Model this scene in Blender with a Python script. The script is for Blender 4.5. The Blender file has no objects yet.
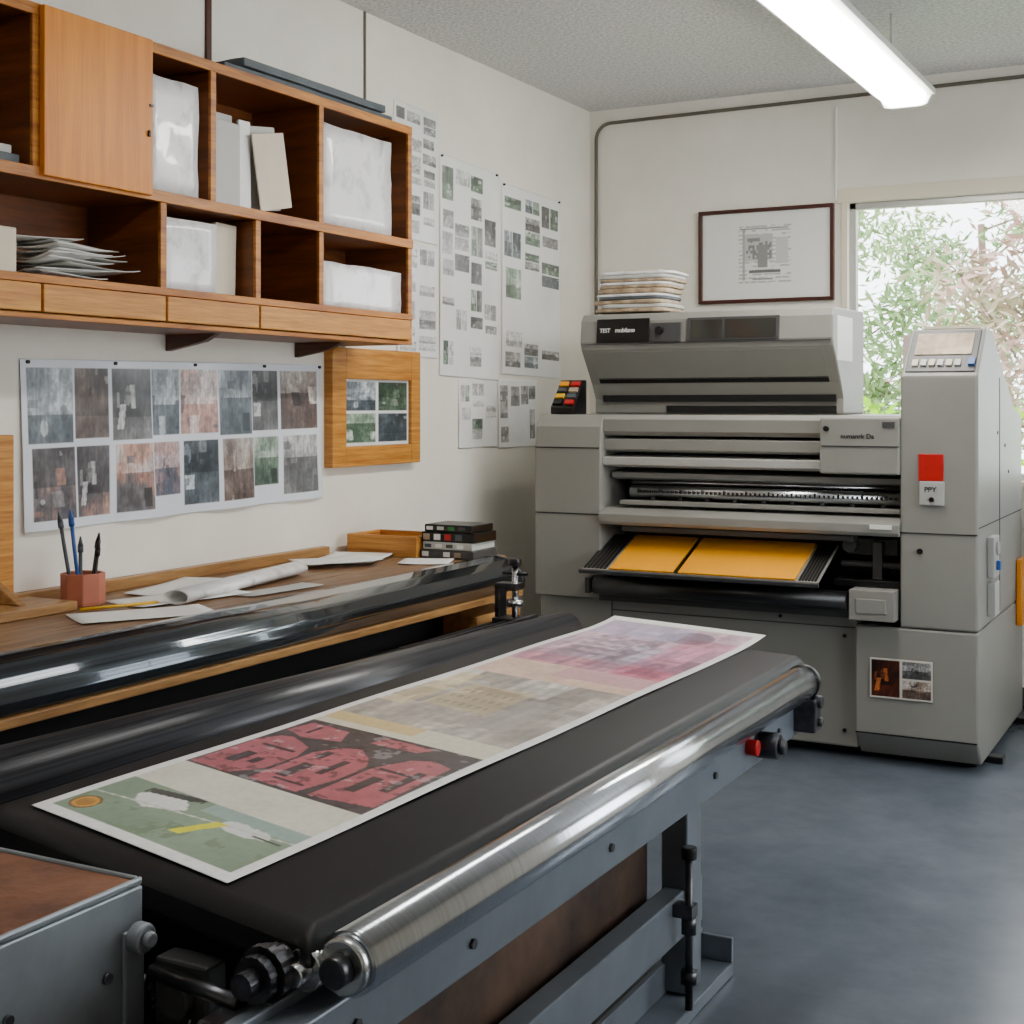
import bpy, bmesh, math, random
import numpy as np
from mathutils import Vector, Matrix, Euler, noise as mnoise
random.seed(7)
COL = bpy.context.scene.collection
W = {}
# ------------------------------------------------------------------ materials
def lin(c): return tuple(max(0, x) ** 2.2 for x in c)
def nmat(name):
    m = bpy.data.materials.new(name); m.use_nodes = True
    nt = m.node_tree; b = nt.nodes['Principled BSDF']
    return m, nt, b
def mat(name, c, rough=.5, metal=0, var=.0, vscale=6, bump=0, bscale=60, stretch=(1, 1, 1), c2=None, coat=0, spec=.5, emit=None, estr=0, rp=(.35, .65)):
    m, nt, b = nmat(name)
    c = lin(c)
    b.inputs['Base Color'].default_value = (*c, 1)
    b.inputs['Roughness'].default_value = rough
    b.inputs['Metallic'].default_value = metal
    b.inputs['Specular IOR Level'].default_value = spec
    b.inputs['Coat Weight'].default_value = coat
    if emit:
        b.inputs['Emission Color'].default_value = (*emit, 1); b.inputs['Emission Strength'].default_value = estr
    tc = nt.nodes.new('ShaderNodeTexCoord'); mp = nt.nodes.new('ShaderNodeMapping')
    mp.inputs['Scale'].default_value = stretch
    nt.links.new(tc.outputs['Object'], mp.inputs['Vector'])
    if var or c2:
        n = nt.nodes.new('ShaderNodeTexNoise'); n.inputs['Scale'].default_value = vscale; n.inputs['Detail'].default_value = 7
        n.inputs['Roughness'].default_value = .65
        nt.links.new(mp.outputs[0], n.inputs['Vector'])
        r = nt.nodes.new('ShaderNodeValToRGB')
        r.color_ramp.elements[0].position = rp[0]; r.color_ramp.elements[1].position = rp[1]
        if c2: a = c; d = lin(c2)
        else: a = tuple(x * (1 - var) for x in c); d = tuple(min(1, x * (1 + var)) for x in c)
        r.color_ramp.elements[0].color = (*a, 1); r.color_ramp.elements[1].color = (*d, 1)
        nt.links.new(n.outputs['Fac'], r.inputs[0]); nt.links.new(r.outputs[0], b.inputs['Base Color'])
    if bump:
        n2 = nt.nodes.new('ShaderNodeTexNoise'); n2.inputs['Scale'].default_value = bscale; n2.inputs['Detail'].default_value = 4
        nt.links.new(mp.outputs[0], n2.inputs['Vector'])
        bp = nt.nodes.new('ShaderNodeBump'); bp.inputs['Strength'].default_value = bump; bp.inputs['Distance'].default_value = .01
        nt.links.new(n2.outputs['Fac'], bp.inputs['Height']); nt.links.new(bp.outputs[0], b.inputs['Normal'])
    return m
def vcol_mat(name, rough=.35, coat=.0):
    m, nt, b = nmat(name)
    a = nt.nodes.new('ShaderNodeVertexColor'); a.layer_name = 'Col'
    nt.links.new(a.outputs['Color'], b.inputs['Base Color'])
    b.inputs['Roughness'].default_value = rough; b.inputs['Coat Weight'].default_value = coat; b.inputs['Coat Roughness'].default_value = .15
    return m
M = {}
M['wall'] = mat('wall_paint', (.945, .925, .88), .75, c2=(.905, .885, .835), vscale=1.6, bump=.08, bscale=90)
M['ceil'] = mat('popcorn_ceiling', (.72, .72, .725), .9, c2=(.91, .91, .91), vscale=55, bump=.9, bscale=70)
M['floor'] = mat('sealed_concrete', (.30, .33, .365), .26, c2=(.40, .43, .47), vscale=3.2, bump=.08, bscale=22, rp=(.25, .78))
def wood(name, c, c2, st=(1, 1, 14), rough=.42, vs=3.0, bump=.1):
    return mat(name, c, rough, c2=c2, vscale=vs, stretch=st, bump=bump, bscale=12)
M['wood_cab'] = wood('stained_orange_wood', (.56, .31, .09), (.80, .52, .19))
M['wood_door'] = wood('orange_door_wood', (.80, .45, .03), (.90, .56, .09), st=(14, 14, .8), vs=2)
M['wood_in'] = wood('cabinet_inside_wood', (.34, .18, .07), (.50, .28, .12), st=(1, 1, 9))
M['wood_drawer'] = wood('drawer_wood', (.64, .39, .13), (.84, .59, .26), st=(1, 1, 20))
M['wood_bench'] = wood('worn_bench_wood', (.36, .25, .16), (.60, .46, .32), st=(12, .8, 12), rough=.45)
M['wood_light'] = wood('light_wood', (.50, .35, .19), (.68, .51, .31), st=(12, 1, 12))
M['wood_dark'] = wood('dark_wood', (.24, .12, .06), (.34, .18, .10))
M['rust'] = mat('worn_brown_top', (.32, .17, .10), .4, c2=(.56, .38, .27), vscale=5, bump=.15, bscale=40)
M['rustpanel'] = mat('rusty_brown_panel', (.18, .13, .11), .6, c2=(.38, .29, .23), vscale=4, bump=.1, bscale=30)
M['gray'] = mat('press_gray_paint', (.53, .525, .50), .42, var=.06, vscale=2)
M['gray_l'] = mat('press_light_gray', (.66, .66, .64), .42, var=.04, vscale=2)
M['gray_d'] = mat('press_dark_gray', (.27, .27, .27), .45, var=.08, vscale=3)
M['gray_b'] = mat('blue_gray_steel', (.44, .47, .505), .36, metal=.3, var=.12, vscale=6)
M['gray_box'] = mat('box_gray_paint', (.56, .585, .61), .4, metal=.25, var=.12, vscale=7)
M['black'] = mat('black_plastic', (.06, .06, .065), .35)
M['blackin'] = mat('dark_recess', (.03, .03, .035), .7)
M['belt'] = mat('dark_rubber_belt', (.115, .115, .125), .5, var=.15, vscale=3, bump=.05, bscale=200, spec=.3)
M['rubroll'] = mat('ribbed_black_rubber', (.06, .063, .07), .32, c2=(.27, .275, .30), vscale=3, stretch=(34, .03, 34), spec=.45, rp=(.40, .66))
M['steel'] = mat('brushed_steel', (.80, .81, .82), .22, metal=1, var=.1, vscale=4, stretch=(4, 4, 40), bump=.05, bscale=60)
M['steel_y'] = mat('polished_roller_steel', (.86, .88, .91), .17, metal=1, var=.10, vscale=3, stretch=(1, 40, 1), bump=.06, bscale=6)
M['steel_d'] = mat('dark_steel', (.34, .34, .355), .33, metal=.95, var=.3, vscale=20)
M['film'] = mat('dark_ribbed_cover', (.13, .145, .165), .15, metal=.75, c2=(.46, .50, .53), vscale=1.6, stretch=(30, .06, 30), bump=.06, bscale=3, coat=.6, rp=(.36, .80))
M['white'] = mat('white_paper', (.94, .94, .925), .6)
M['cream'] = mat('cream_card', (.84, .79, .70), .6, var=.05)
M['kraft'] = mat('kraft_wrapped_paper', (.54, .45, .35), .5, c2=(.78, .70, .59), vscale=14, bump=.2, bscale=30)
M['lgray'] = mat('pale_gray_card', (.74, .74, .72), .6, var=.05)
M['wrap'] = mat('plastic_wrapped_paper', (.70, .71, .72), .25, c2=(.95, .95, .95), vscale=7, stretch=(1, 1.5, 1.2), bump=.25, bscale=10, coat=.4, rp=(.28, .50))
M['slate'] = mat('slate_gray_sheet', (.30, .33, .35), .5, var=.2, vscale=10)
M['orange'] = mat('yellow_orange_sheet', (.93, .62, .08), .4, var=.05, vscale=3)
M['red'] = mat('red_plastic', (.70, .05, .05), .4)
M['yellow'] = mat('yellow_plastic', (.88, .68, .08), .4)
M['green'] = mat('green_plastic', (.12, .45, .2), .4)
M['blue'] = mat('blue_plastic', (.15, .32, .6), .4)
M['terra'] = mat('terracotta', (.70, .41, .31), .6, var=.06)
M['text_w'] = mat('white_lettering', (.92, .92, .9), .5)
M['text_k'] = mat('black_lettering', (.08, .08, .08), .5)
M['glassdk'] = mat('dark_display_glass', (.20, .20, .185), .12, coat=.5)
M['mahog'] = mat('mahogany_frame', (.26, .11, .07), .35, var=.1, vscale=8)
M['trimw'] = mat('cream_trim_paint', (.88, .84, .75), .5)
M['alu'] = mat('aluminium_window_frame', (.72, .72, .70), .35, metal=.3)
M['conduit'] = mat('gray_conduit', (.38, .36, .32), .5)
M['lamp'] = mat('lamp_diffuser', (1, 1, 1), .5, emit=(1, .96, .90), estr=46)
M['fill_lamp'] = mat('fill_lamp_diffuser', (1, 1, 1), .5, emit=(1, .97, .93), estr=17)  # weaker glow for the added fill fixture
M['lampw'] = mat('lamp_housing_white', (.80, .80, .78), .45)
M['ink'] = vcol_mat('printed_paper_ink', .38)
M['inkgloss'] = vcol_mat('glossy_printed_film', .28, .45)
def glass_mat():
    m, nt, b = nmat('window_glass')
    out = nt.nodes['Material Output']
    t = nt.nodes.new('ShaderNodeBsdfTransparent'); g = nt.nodes.new('ShaderNodeBsdfGlossy'); g.inputs['Roughness'].default_value = .02
    mx = nt.nodes.new('ShaderNodeMixShader'); mx.inputs[0].default_value = .05
    nt.links.new(t.outputs[0], mx.inputs[1]); nt.links.new(g.outputs[0], mx.inputs[2]); nt.links.new(mx.outputs[0], out.inputs['Surface'])
    return m
M['glass'] = glass_mat()

# ------------------------------------------------------------------ builders
def finish(ob, parent, base, label=None, cat=None, group=None, kind=None):
    COL.objects.link(ob)
    W[ob.name] = Vector(base)
    if parent:
        ob.parent = parent; ob.location = Vector(base) - W[parent.name]
    else: ob.location = base
    if label: ob['label'] = label
    if cat and not parent: ob['category'] = cat
    if group: ob['group'] = group
    if kind: ob['kind'] = kind
    return ob
def thing(name, loc, label, cat, group=None, kind=None):
    e = bpy.data.objects.new(name, None); e.empty_display_size = .1
    return finish(e, None, loc, label, cat, group, kind)
class MB:
    def __init__(s): s.v = []; s.f = []; s.m = []; s.s = []; s.T = Matrix.Identity(4)
    def add(s, vs, fs, m=0, sm=None):
        o = len(s.v)
        s.v += [tuple(s.T @ Vector(v)) for v in vs]
        for i, f in enumerate(fs):
            s.f.append([o + j for j in f]); s.m.append(m); s.s.append(bool(sm[i]) if sm else False)
        return s
    def box(s, x0, x1, y0, y1, z0, z1, m=0):
        return s.add([(x0, y0, z0), (x1, y0, z0), (x1, y1, z0), (x0, y1, z0), (x0, y0, z1), (x1, y0, z1), (x1, y1, z1), (x0, y1, z1)],
                     [(3, 2, 1, 0), (4, 5, 6, 7), (0, 1, 5, 4), (1, 2, 6, 5), (2, 3, 7, 6), (3, 0, 4, 7)], m)
    def prism(s, ax, prof, a0, a1, m=0, sm=False):
        n = len(prof)
        def p(t, a): return {'x': (a, t[0], t[1]), 'y': (t[0], a, t[1]), 'z': (t[0], t[1], a)}[ax]
        vs = [p(t, a0) for t in prof] + [p(t, a1) for t in prof]
        fs = [tuple(range(n))[::-1], tuple(range(n, 2 * n))] + [(i, (i + 1) % n, n + (i + 1) % n, n + i) for i in range(n)]
        return s.add(vs, fs, m, [0, 0] + [sm] * n)
    def cyl(s, p0, p1, r, seg=24, m=0, r2=None, rib=None):
        p0 = Vector(p0); p1 = Vector(p1); d = (p1 - p0).normalized()
        a = d.orthogonal().normalized(); b = d.cross(a)
        r2 = r if r2 is None else r2; vs = []
        for P, R in ((p0, r), (p1, r2)):
            for i in range(seg):
                t = 2 * math.pi * i / seg; RR = R * (1 if not rib or i % 2 else rib)
                vs.append(P + a * math.cos(t) * RR + b * math.sin(t) * RR)
        fs = [tuple(range(seg))[::-1], tuple(range(seg, 2 * seg))] + [(i, (i + 1) % seg, seg + (i + 1) % seg, seg + i) for i in range(seg)]
        return s.add(vs, fs, m, [0, 0] + [not rib] * seg)
    def tube(s, p0, p1, r, ri, seg=32, m=0, flat=1.):
        p0 = Vector(p0); p1 = Vector(p1); d = (p1 - p0).normalized()
        a = d.cross(Vector((0, 0, 1)))
        a = a.normalized() if a.length > .01 else Vector((1, 0, 0)); b = d.cross(a).normalized(); vs = []
        for P, R in ((p0, r), (p1, r), (p1, ri), (p0, ri)):
            for i in range(seg):
                t = 2 * math.pi * i / seg; vs.append(P + a * math.cos(t) * R + b * math.sin(t) * R * flat)
        fs = []; sm = []
        for k in range(4):
            for i in range(seg):
                j = (i + 1) % seg; k2 = (k + 1) % 4
                fs.append((k * seg + i, k * seg + j, k2 * seg + j, k2 * seg + i)); sm.append(k in (0, 2))
        return s.add(vs, fs, m, sm)
    def obj(s, name, mats, parent=None, bevel=0, label=None, cat=None, group=None, kind=None, lump=0, cuts=5, rot=0, seg=2):
        xs = np.array(s.v); mn = xs.min(0); mx = xs.max(0)
        base = Vector(((mn[0] + mx[0]) / 2, (mn[1] + mx[1]) / 2, mn[2]))
        me = bpy.data.meshes.new(name)
        me.from_pydata([tuple(Vector(v) - base) for v in s.v], [], s.f)
        if not isinstance(mats, (list, tuple)): mats = [mats]
        for m in mats: me.materials.append(m)
        for i, p in enumerate(me.polygons): p.material_index = s.m[i]; p.use_smooth = s.s[i]
        bm = bmesh.new(); bm.from_mesh(me)
        bmesh.ops.recalc_face_normals(bm, faces=bm.faces)
        if lump:
            bmesh.ops.subdivide_edges(bm, edges=bm.edges[:], cuts=cuts, use_grid_fill=True)
            for v in bm.verts:
                q = (v.co + base) * 14
                dv = Vector(mnoise.noise_vector(q)) * lump
                if v.co.z < .002: dv.z = 0
                v.co += dv
            for f in bm.faces: f.smooth = True
        bm.to_mesh(me); bm.free()
        ob = bpy.data.objects.new(name, me)
        if bevel:
            md = ob.modifiers.new('Bevel', 'BEVEL'); md.width = bevel; md.segments = seg; md.limit_method = 'ANGLE'; md.angle_limit = math.radians(40)
        if rot: ob.rotation_euler = (0, 0, rot)
        return finish(ob, parent, base, label, cat, group, kind)
def box(name, a, mats, **k): return MB().box(*a).obj(name, mats, **k)
def text(name, s, size, loc, rot, m, parent, sx=1):
    cu = bpy.data.curves.new(name, 'FONT'); cu.body = s; cu.size = size; cu.extrude = .0006; cu.align_x = 'LEFT'; cu.offset = size * .012
    t = bpy.data.objects.new('tmp', cu); COL.objects.link(t)
    bpy.context.view_layer.update()
    me = bpy.data.meshes.new_from_object(t.evaluated_get(bpy.context.evaluated_depsgraph_get()))
    bpy.data.objects.remove(t); me.materials.clear(); me.materials.append(m)
    ob = bpy.data.objects.new(name, me); ob.rotation_euler = rot; ob.scale = (sx, 1, 1)
    return finish(ob, parent, loc)
# --------------------------------------------------------------- painting
rng = np.random.RandomState(3)
TAB = rng.rand(8, 64, 64)
def vnoise(x, y, seed=0):
    t = TAB[seed % 8]; x = x + seed * 7.31; y = y + seed * 3.77
    xi = np.floor(x).astype(int); yi = np.floor(y).astype(int); fx = x - xi; fy = y - yi
    fx = fx * fx * (3 - 2 * fx); fy = fy * fy * (3 - 2 * fy)
    g = lambda a, b: t[a % 64, b % 64]
    return (g(xi, yi) * (1 - fx) + g(xi + 1, yi) * fx) * (1 - fy) + (g(xi, yi + 1) * (1 - fx) + g(xi + 1, yi + 1) * fx) * fy
def fbm(x, y, seed=0, o=4):
    r = 0; a = .5; s = 0
    for i in range(o):
        r = r + a * vnoise(x * 2 ** i, y * 2 ** i, seed + i); s += a; a *= .55
    return r / s
def blocks(x, y, seed=0):
    return TAB[seed % 8][np.floor(x + seed * 5).astype(int) % 64, np.floor(y + seed * 3).astype(int) % 64]
def patch(u, v, pal, seed, nr=9, det=.35):
    """photograph-like picture: graded ground, building blocks, streaks and fine detail"""
    r = random.Random(seed * 13 + 5); pal = np.array(pal, float); n = len(pal) - 1
    def P(t):
        t = np.clip(t, 0, .999) * n; i = t.astype(int); f = (t - i)[:, None]
        return pal[i] * (1 - f) + pal[np.minimum(i + 1, n)] * f
    h = r.uniform(.3, .7); sg = r.choice((-.3, .3))
    t = .12 + .75 * fbm(u * 2.5, v * 2.5, seed) + np.where(v > h, sg, -.1)
    c = P(t)
    for k in range(nr):
        cx = r.random(); cy = r.random(); w = r.uniform(.04, .28); hh = r.uniform(.05, .35); col = pal[r.randint(0, n)] * r.uniform(.8, 1.15); al = r.uniform(.35, .85)
        sl = r.uniform(-.25, .25)
        if r.random() < .75: ins = (np.abs(u - cx + sl * (v - cy)) < w / 2) & (np.abs(v - cy) < hh / 2)
        else: ins = ((u - cx) / w) ** 2 + ((v - cy) / hh) ** 2 < .3
        c[ins] = c[ins] * (1 - al) + col * al
    d = (fbm(u * 22, v * 16, seed, 3) - .5) + .5 * (vnoise(u * 30, v * 3, seed + 3) - .5)
    return c * (1 + det * 2 * d)[:, None]
def sheet(name, P, U, V, nx, ny, paint, m, parent=None, disp=None, thick=.0012, **k):
    P = Vector(P); U = Vector(U); V = Vector(V); N = U.cross(V).normalized()
    u, v = np.meshgrid(np.linspace(0, 1, nx), np.linspace(0, 1, ny)); u = u.ravel(); v = v.ravel()
    col = np.clip(paint(u, v), 0, 1) ** 2.2
    dz = disp(u, v) if disp else np.zeros_like(u)
    co = np.outer(u, U) + np.outer(v, V) + np.outer(dz, N) - np.array((U + V) / 2)
    idx = np.arange(nx * ny).reshape(ny, nx)
    fs = np.stack([idx[:-1, :-1], idx[:-1, 1:], idx[1:, 1:], idx[1:, :-1]], -1).reshape(-1, 4)
    me = bpy.data.meshes.new(name); me.from_pydata(co.tolist(), [], fs.tolist())
    ca = me.color_attributes.new(name='Col', type='FLOAT_COLOR', domain='POINT')
    ca.data.foreach_set('color', np.concatenate([col, np.ones((len(col), 1))], 1).ravel())
    me.materials.append(m)
    for p in me.polygons: p.use_smooth = True
    ob = bpy.data.objects.new(name, me)
    if thick:
        md = ob.modifiers.new('Solidify', 'SOLIDIFY'); md.thickness = thick; md.offset = -1
    return finish(ob, parent, P + (U + V) / 2, **k)
def rects_paint(base, rects, tint=.03, wash=0.):
    def f(u, v):
        c = np.tile(np.array(base, float), (len(u), 1)) * (1 - tint + 2 * tint * fbm(u * 5, v * 5, 1))[:, None]
        w = np.clip(wash + .5 * wash * (fbm(u * 3.5, v * 3, 3) - .5) * 4, 0, .9)[:, None]
        for (u0, v0, u1, v1, pal, sd) in rects:
            k = (u > u0) & (u < u1) & (v > v0) & (v < v1)
            if k.any():
                q = patch((u[k] - u0) / (u1 - u0), (v[k] - v0) / (v1 - v0), pal, sd)
                c[k] = q * (1 - w[k]) + np.array(base) * w[k]
        return c
    return f
GR = [(.10, .10, .11), (.24, .24, .24), (.46, .46, .45), (.78, .78, .77)]
GN = [(.12, .15, .13), (.24, .33, .26), (.46, .55, .46), (.76, .80, .76)]
TL = [(.09, .12, .14), (.22, .26, .29), (.42, .46, .49), (.78, .82, .84)]
BR = [(.09, .08, .08), (.28, .22, .20), (.48, .41, .36), (.78, .75, .72)]
PK = [(.22, .19, .20), (.66, .46, .41), (.78, .62, .56), (.86, .83, .82)]
PU = [(.12, .12, .15), (.26, .28, .34), (.70, .52, .48), (.74, .77, .84)]
OR = [(.10, .09, .10), (.30, .28, .29), (.76, .50, .40), (.80, .80, .80)]

# ------------------------------------------------------------------ room
XL, YB, H = -3.38, 7.32, 3.2
XR, YF = 1.7, -1.8
def wall_with_hole(name, ax, pos, th, a0, a1, z0, z1, h):
    mb = MB(); ha0, ha1, hz0, hz1 = h
    for (p0, p1, q0, q1) in ((a0, ha0, z0, z1), (ha1, a1, z0, z1), (ha0, ha1, z0, hz0), (ha0, ha1, hz1, z1)):
        if ax == 'y': mb.box(p0, p1, pos, pos + th, q0, q1)
        else: mb.box(pos, pos + th, p0, p1, q0, q1)
    return mb.obj(name, M['wall'], kind='structure')
box('floor', (XL - .1, XR + .1, YF - .1, YB + .1, -.1, 0), M['floor'], kind='structure')
box('ceiling', (XL - .1, XR + .1, YF - .1, YB + .1, H, H + .1), M['ceil'], kind='structure')
box('wall_left', (XL - .1, XL, YF, YB, 0, H), M['wall'], kind='structure')
WX0, WX1, WZ0, WZ1 = -1.878, .35, 1.12, 2.57
wall_with_hole('wall_back', 'y', YB, .12, XL - .1, XR + .1, 0, H, (WX0, WX1, WZ0, WZ1))
wall_with_hole('wall_right', 'x', XR, .12, YF, YB, 0, H, (3.0, 5.6, .95, 2.6))
box('wall_front', (XL - .1, XR + .1, YF - .12, YF, 0, H), M['wall'], kind='structure')
def window(name, ax, pos, a0, a1, z0, z1, mull):
    e = thing(name, ((a0 + a1) / 2, pos, z0) if ax == 'y' else (pos, (a0 + a1) / 2, z0), 'aluminium framed window', 'window', kind='structure')
    t = .035; mb = MB()
    def bx(p0, p1, q0, q1, d0, d1, mb=mb):
        if ax == 'y': mb.box(p0, p1, pos + d0, pos + d1, q0, q1)
        else: mb.box(pos + d0, pos + d1, p0, p1, q0, q1)
    bx(a0, a0 + t, z0, z1, .03, .08); bx(a1 - t, a1, z0, z1, .03, .08)
    bx(a0, a1, z0, z0 + t, .03, .08); bx(a0, a1, z1 - t, z1, .03, .08)
    for m_ in mull: bx(m_ - .02, m_ + .02, z0, z1, .03, .08)
    mb.obj('window_frame', M['alu'], parent=e, bevel=.003)
    g = MB(); bx(a0 + t, a1 - t, z0 + t, z1 - t, .053, .057, g); g.obj('window_pane', M['glass'], parent=e)
    return e
window('window_1', 'y', YB, WX0, WX1, WZ0, WZ1, [-.55])
window('window_2', 'x', XR, 3.0, 5.6, .95, 2.6, [4.3])
MB().box(WX0 - .06, WX1 + .05, YB - .012, YB, WZ1, WZ1 + .075).obj('trim_1', M['trimw'], kind='structure', bevel=.003)
MB().box(WX0 - .035, WX0, YB - .012, YB, WZ0, WZ1).obj('trim_2', M['trimw'], kind='structure', bevel=.003)
MB().box(WX0 - .05, WX1 + .05, YB - .05, YB, WZ0 - .03, WZ0).obj('trim_3', M['trimw'], kind='structure', bevel=.003)
box('trim_4', (XL, XL + .012, 3.96, 3.985, 2.66, H), M['wood_dark'], kind='structure')
box('trim_5', (XL, XL + .006, 4.99, 5.003, 2.55, H), M['conduit'], kind='structure')
box('baseboard_back', (XL, XR, YB - .012, YB, 0, .09), M['gray_d'], kind='structure')
def curve_obj(name, pts, r, m, parent=None, **k):
    base = Vector(pts[0]); cu = bpy.data.curves.new(name, 'CURVE'); cu.dimensions = '3D'; cu.bevel_depth = r; cu.bevel_resolution = 3
    sp = cu.splines.new('POLY'); sp.points.add(len(pts) - 1)
    for i, p in enumerate(pts): sp.points[i].co = (*(Vector(p) - base), 1)
    t = bpy.data.objects.new('tmp', cu); COL.objects.link(t); bpy.context.view_layer.update()
    me = bpy.data.meshes.new_from_object(t.evaluated_get(bpy.context.evaluated_depsgraph_get()))
    bpy.data.objects.remove(t); me.materials.clear(); me.materials.append(m)
    for p in me.polygons: p.use_smooth = True
    ob = bpy.data.objects.new(name, me)
    return finish(ob, parent, base, **k)
cx = XL + .045; arc = [(cx + .09 - .09 * math.cos(t), YB - .012, 3.03 + .09 * math.sin(t)) for t in np.linspace(0, math.pi / 2, 8)]
curve_obj('electrical_conduit', [(cx, YB - .012, 1.7)] + arc + [(XR, YB - .012, 3.16)], .010, M['conduit'], label='thin gray metal conduit running round the wall corner below the ceiling', cat='conduit')
curve_obj('cable_cover', [(-1.94, YB - .008, 3.08), (-1.94, YB - .008, 2.59)], .007, M['white'], label='thin white cable cover running down to the picture', cat='cable')

# ------------------------------------------------------------------ lamps
def fixture(y0, y1, label, lm):
    x = -1.375; z = 2.85
    e = thing('fluorescent_light', (x, (y0 + y1) / 2, z), label, 'ceiling light', group='hanging fluorescent lights')
    MB().prism('y', [(x - .07, z + .12), (x + .07, z + .12), (x + .13, z + .07), (x + .13, z + .045), (x - .13, z + .045), (x - .13, z + .07)], y0, y1).obj('lamp_housing', M['lampw'], parent=e, bevel=.004)
    MB().prism('y', [(x - .095, z + .045), (x + .095, z + .045), (x + .078, z + .006), (x + .055, z), (x - .055, z), (x - .078, z + .006)], y0 + .03, y1 - .03).obj('lamp_diffuser', lm, parent=e, bevel=.006)
    pr2 = [(x - .118, z + .046), (x + .118, z + .046), (x + .095, z + .0), (x + .07, z - .006), (x - .07, z - .006), (x - .095, z)]
    for a, b in ((y0, y0 + .03), (y1 - .03, y1)): MB().prism('y', pr2, a, b).obj('end_cap', M['lampw'], parent=e, bevel=.004)
    for yy in (y0 + .3, y1 - .3): MB().cyl((x, yy, z + .11), (x, yy, H), .006, 8).obj('hanging_rod', M['lampw'], parent=e)
fixture(4.25, 6.40, 'long white fluorescent fixture glowing, hung below the ceiling', M['lamp'])
fixture(.6, 2.72, 'added out-of-view fluorescent fill light hung over the conveyor table', M['fill_lamp'])  # extra fixture added outside the view to fill the room with light

# ------------------------------------------------------------------ hanging cabinet
CF = -3.05; CB = XL
cab = thing('hanging_cabinet', (-3.21, 3.4, 1.745), 'orange-brown stained wooden wall cabinet with open pigeonholes', 'cabinet')
mb = MB(); Y0, Y1 = 2.0, 4.86
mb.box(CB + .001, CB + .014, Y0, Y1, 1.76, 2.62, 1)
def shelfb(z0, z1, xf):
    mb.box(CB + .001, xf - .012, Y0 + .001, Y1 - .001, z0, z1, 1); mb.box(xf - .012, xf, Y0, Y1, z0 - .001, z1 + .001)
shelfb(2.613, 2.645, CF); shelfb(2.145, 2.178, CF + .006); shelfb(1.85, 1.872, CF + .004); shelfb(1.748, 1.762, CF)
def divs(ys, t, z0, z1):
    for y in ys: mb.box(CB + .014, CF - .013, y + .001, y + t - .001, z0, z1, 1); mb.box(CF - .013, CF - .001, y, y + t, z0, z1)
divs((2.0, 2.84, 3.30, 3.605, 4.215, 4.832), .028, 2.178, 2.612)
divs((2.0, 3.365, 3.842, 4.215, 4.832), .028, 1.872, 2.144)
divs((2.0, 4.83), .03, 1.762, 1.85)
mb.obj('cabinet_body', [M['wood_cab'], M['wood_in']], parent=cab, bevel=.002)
for y in (3.75, 4.50):
    MB().prism('y', [(CB + .001, 1.748), (CF - .10, 1.748), (CF - .16, 1.72), (CB + .001, 1.69)], y, y + .03).obj('support_bracket', M['wood_dark'], parent=cab, bevel=.002)
d = box('door', (CF + .001, CF + .022, 2.862, 3.305, 2.155, 2.642), M['wood_door'], parent=cab, bevel=.003, label='bright orange wooden cabinet door')
box('handle', (CF + .022, CF + .030, 3.280, 3.289, 2.335, 2.355), M['black'], parent=d, bevel=.002)
box('hinge', (CF + .022, CF + .027, 3.288, 3.303, 2.43, 2.438), M['black'], parent=d)
for a, b in ((2.04, 2.86), (2.87, 3.375), (3.385, 3.845), (3.855, 4.825)):
    box('drawer', (CF - .28, CF + .012, a, b, 1.766, 1.846), M['wood_drawer'], parent=cab, bevel=.003)
def pack(name, a, m, label, cat, lump=.006, bevel=0, rot=0, group=None, cuts=6):
    return MB().box(*a).obj(name, m, label=label, cat=cat, lump=lump, bevel=bevel, rot=rot, group=group, cuts=cuts)
pack('paper_ream', (-3.33, -3.075, 3.345, 3.57, 2.179, 2.55), M['wrap'], 'tall plastic-wrapped white paper stack in the upper pigeonhole', 'paper')
pack('paper_ream', (-3.32, -3.07, 4.26, 4.73, 2.179, 2.56), M['wrap'], 'plastic-wrapped paper bundle in the end pigeonhole', 'paper')
pack('paper_ream', (-3.32, -3.09, 3.40, 3.68, 1.873, 2.11), M['wrap'], 'plastic-wrapped paper block on the lower shelf', 'paper')
pack('paper_ream', (-3.32, -3.07, 4.26, 4.80, 1.873, 2.04), M['wrap'], 'low plastic-wrapped bundle in the lower end pigeonhole', 'paper')
pack('file_box', (-3.34, -3.17, 3.65, 3.86, 2.179, 2.52), M['lgray'], 'pale gray file box behind leaning cards', 'box', lump=0, bevel=.004)
def lean(name, y0, w, h, m, tilt, label, cat, x=-3.12, z=2.18, X=.2, yaw=0):
    mb = MB(); mb.T = Matrix.Translation((x, y0, z)) @ Matrix.Rotation(tilt, 4, 'X') @ Matrix.Rotation(yaw, 4, 'Z')
    mb.box(-X / 2, X / 2, 0, w, 0, h); return mb.obj(name, m, label=label, cat=cat, bevel=.002)
lean('folder', 3.665, .14, .29, M['lgray'], 0, 'pale gray folder stack standing in a pigeonhole', 'folder', x=-3.11, X=.04)
lean('folder', 3.90, .21, .27, M['cream'], .20, 'cream card folder leaning to one side in a pigeonhole', 'folder', x=-3.075, X=.006, yaw=.1)
lean('folder', 3.86, .22, .30, M['lgray'], .13, 'grey card folder leaning behind another in a pigeonhole', 'folder', x=-3.13, X=.012)
lean('folder', 3.81, .06, .31, M['white'], .02, 'thin white folder standing in a pigeonhole', 'folder', x=-3.10, X=.012)
lean('folder', 3.705, .11, .25, M['cream'], -.03, 'cream board leaning in the lower pigeonhole', 'folder', x=-3.13, z=1.876, X=.02)
pack('card_box', (-3.3, -3.07, 2.50, 2.80, 1.873, 2.0), M['cream'], 'cream cardboard box on the lower shelf', 'box', lump=0, bevel=.004)
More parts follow.
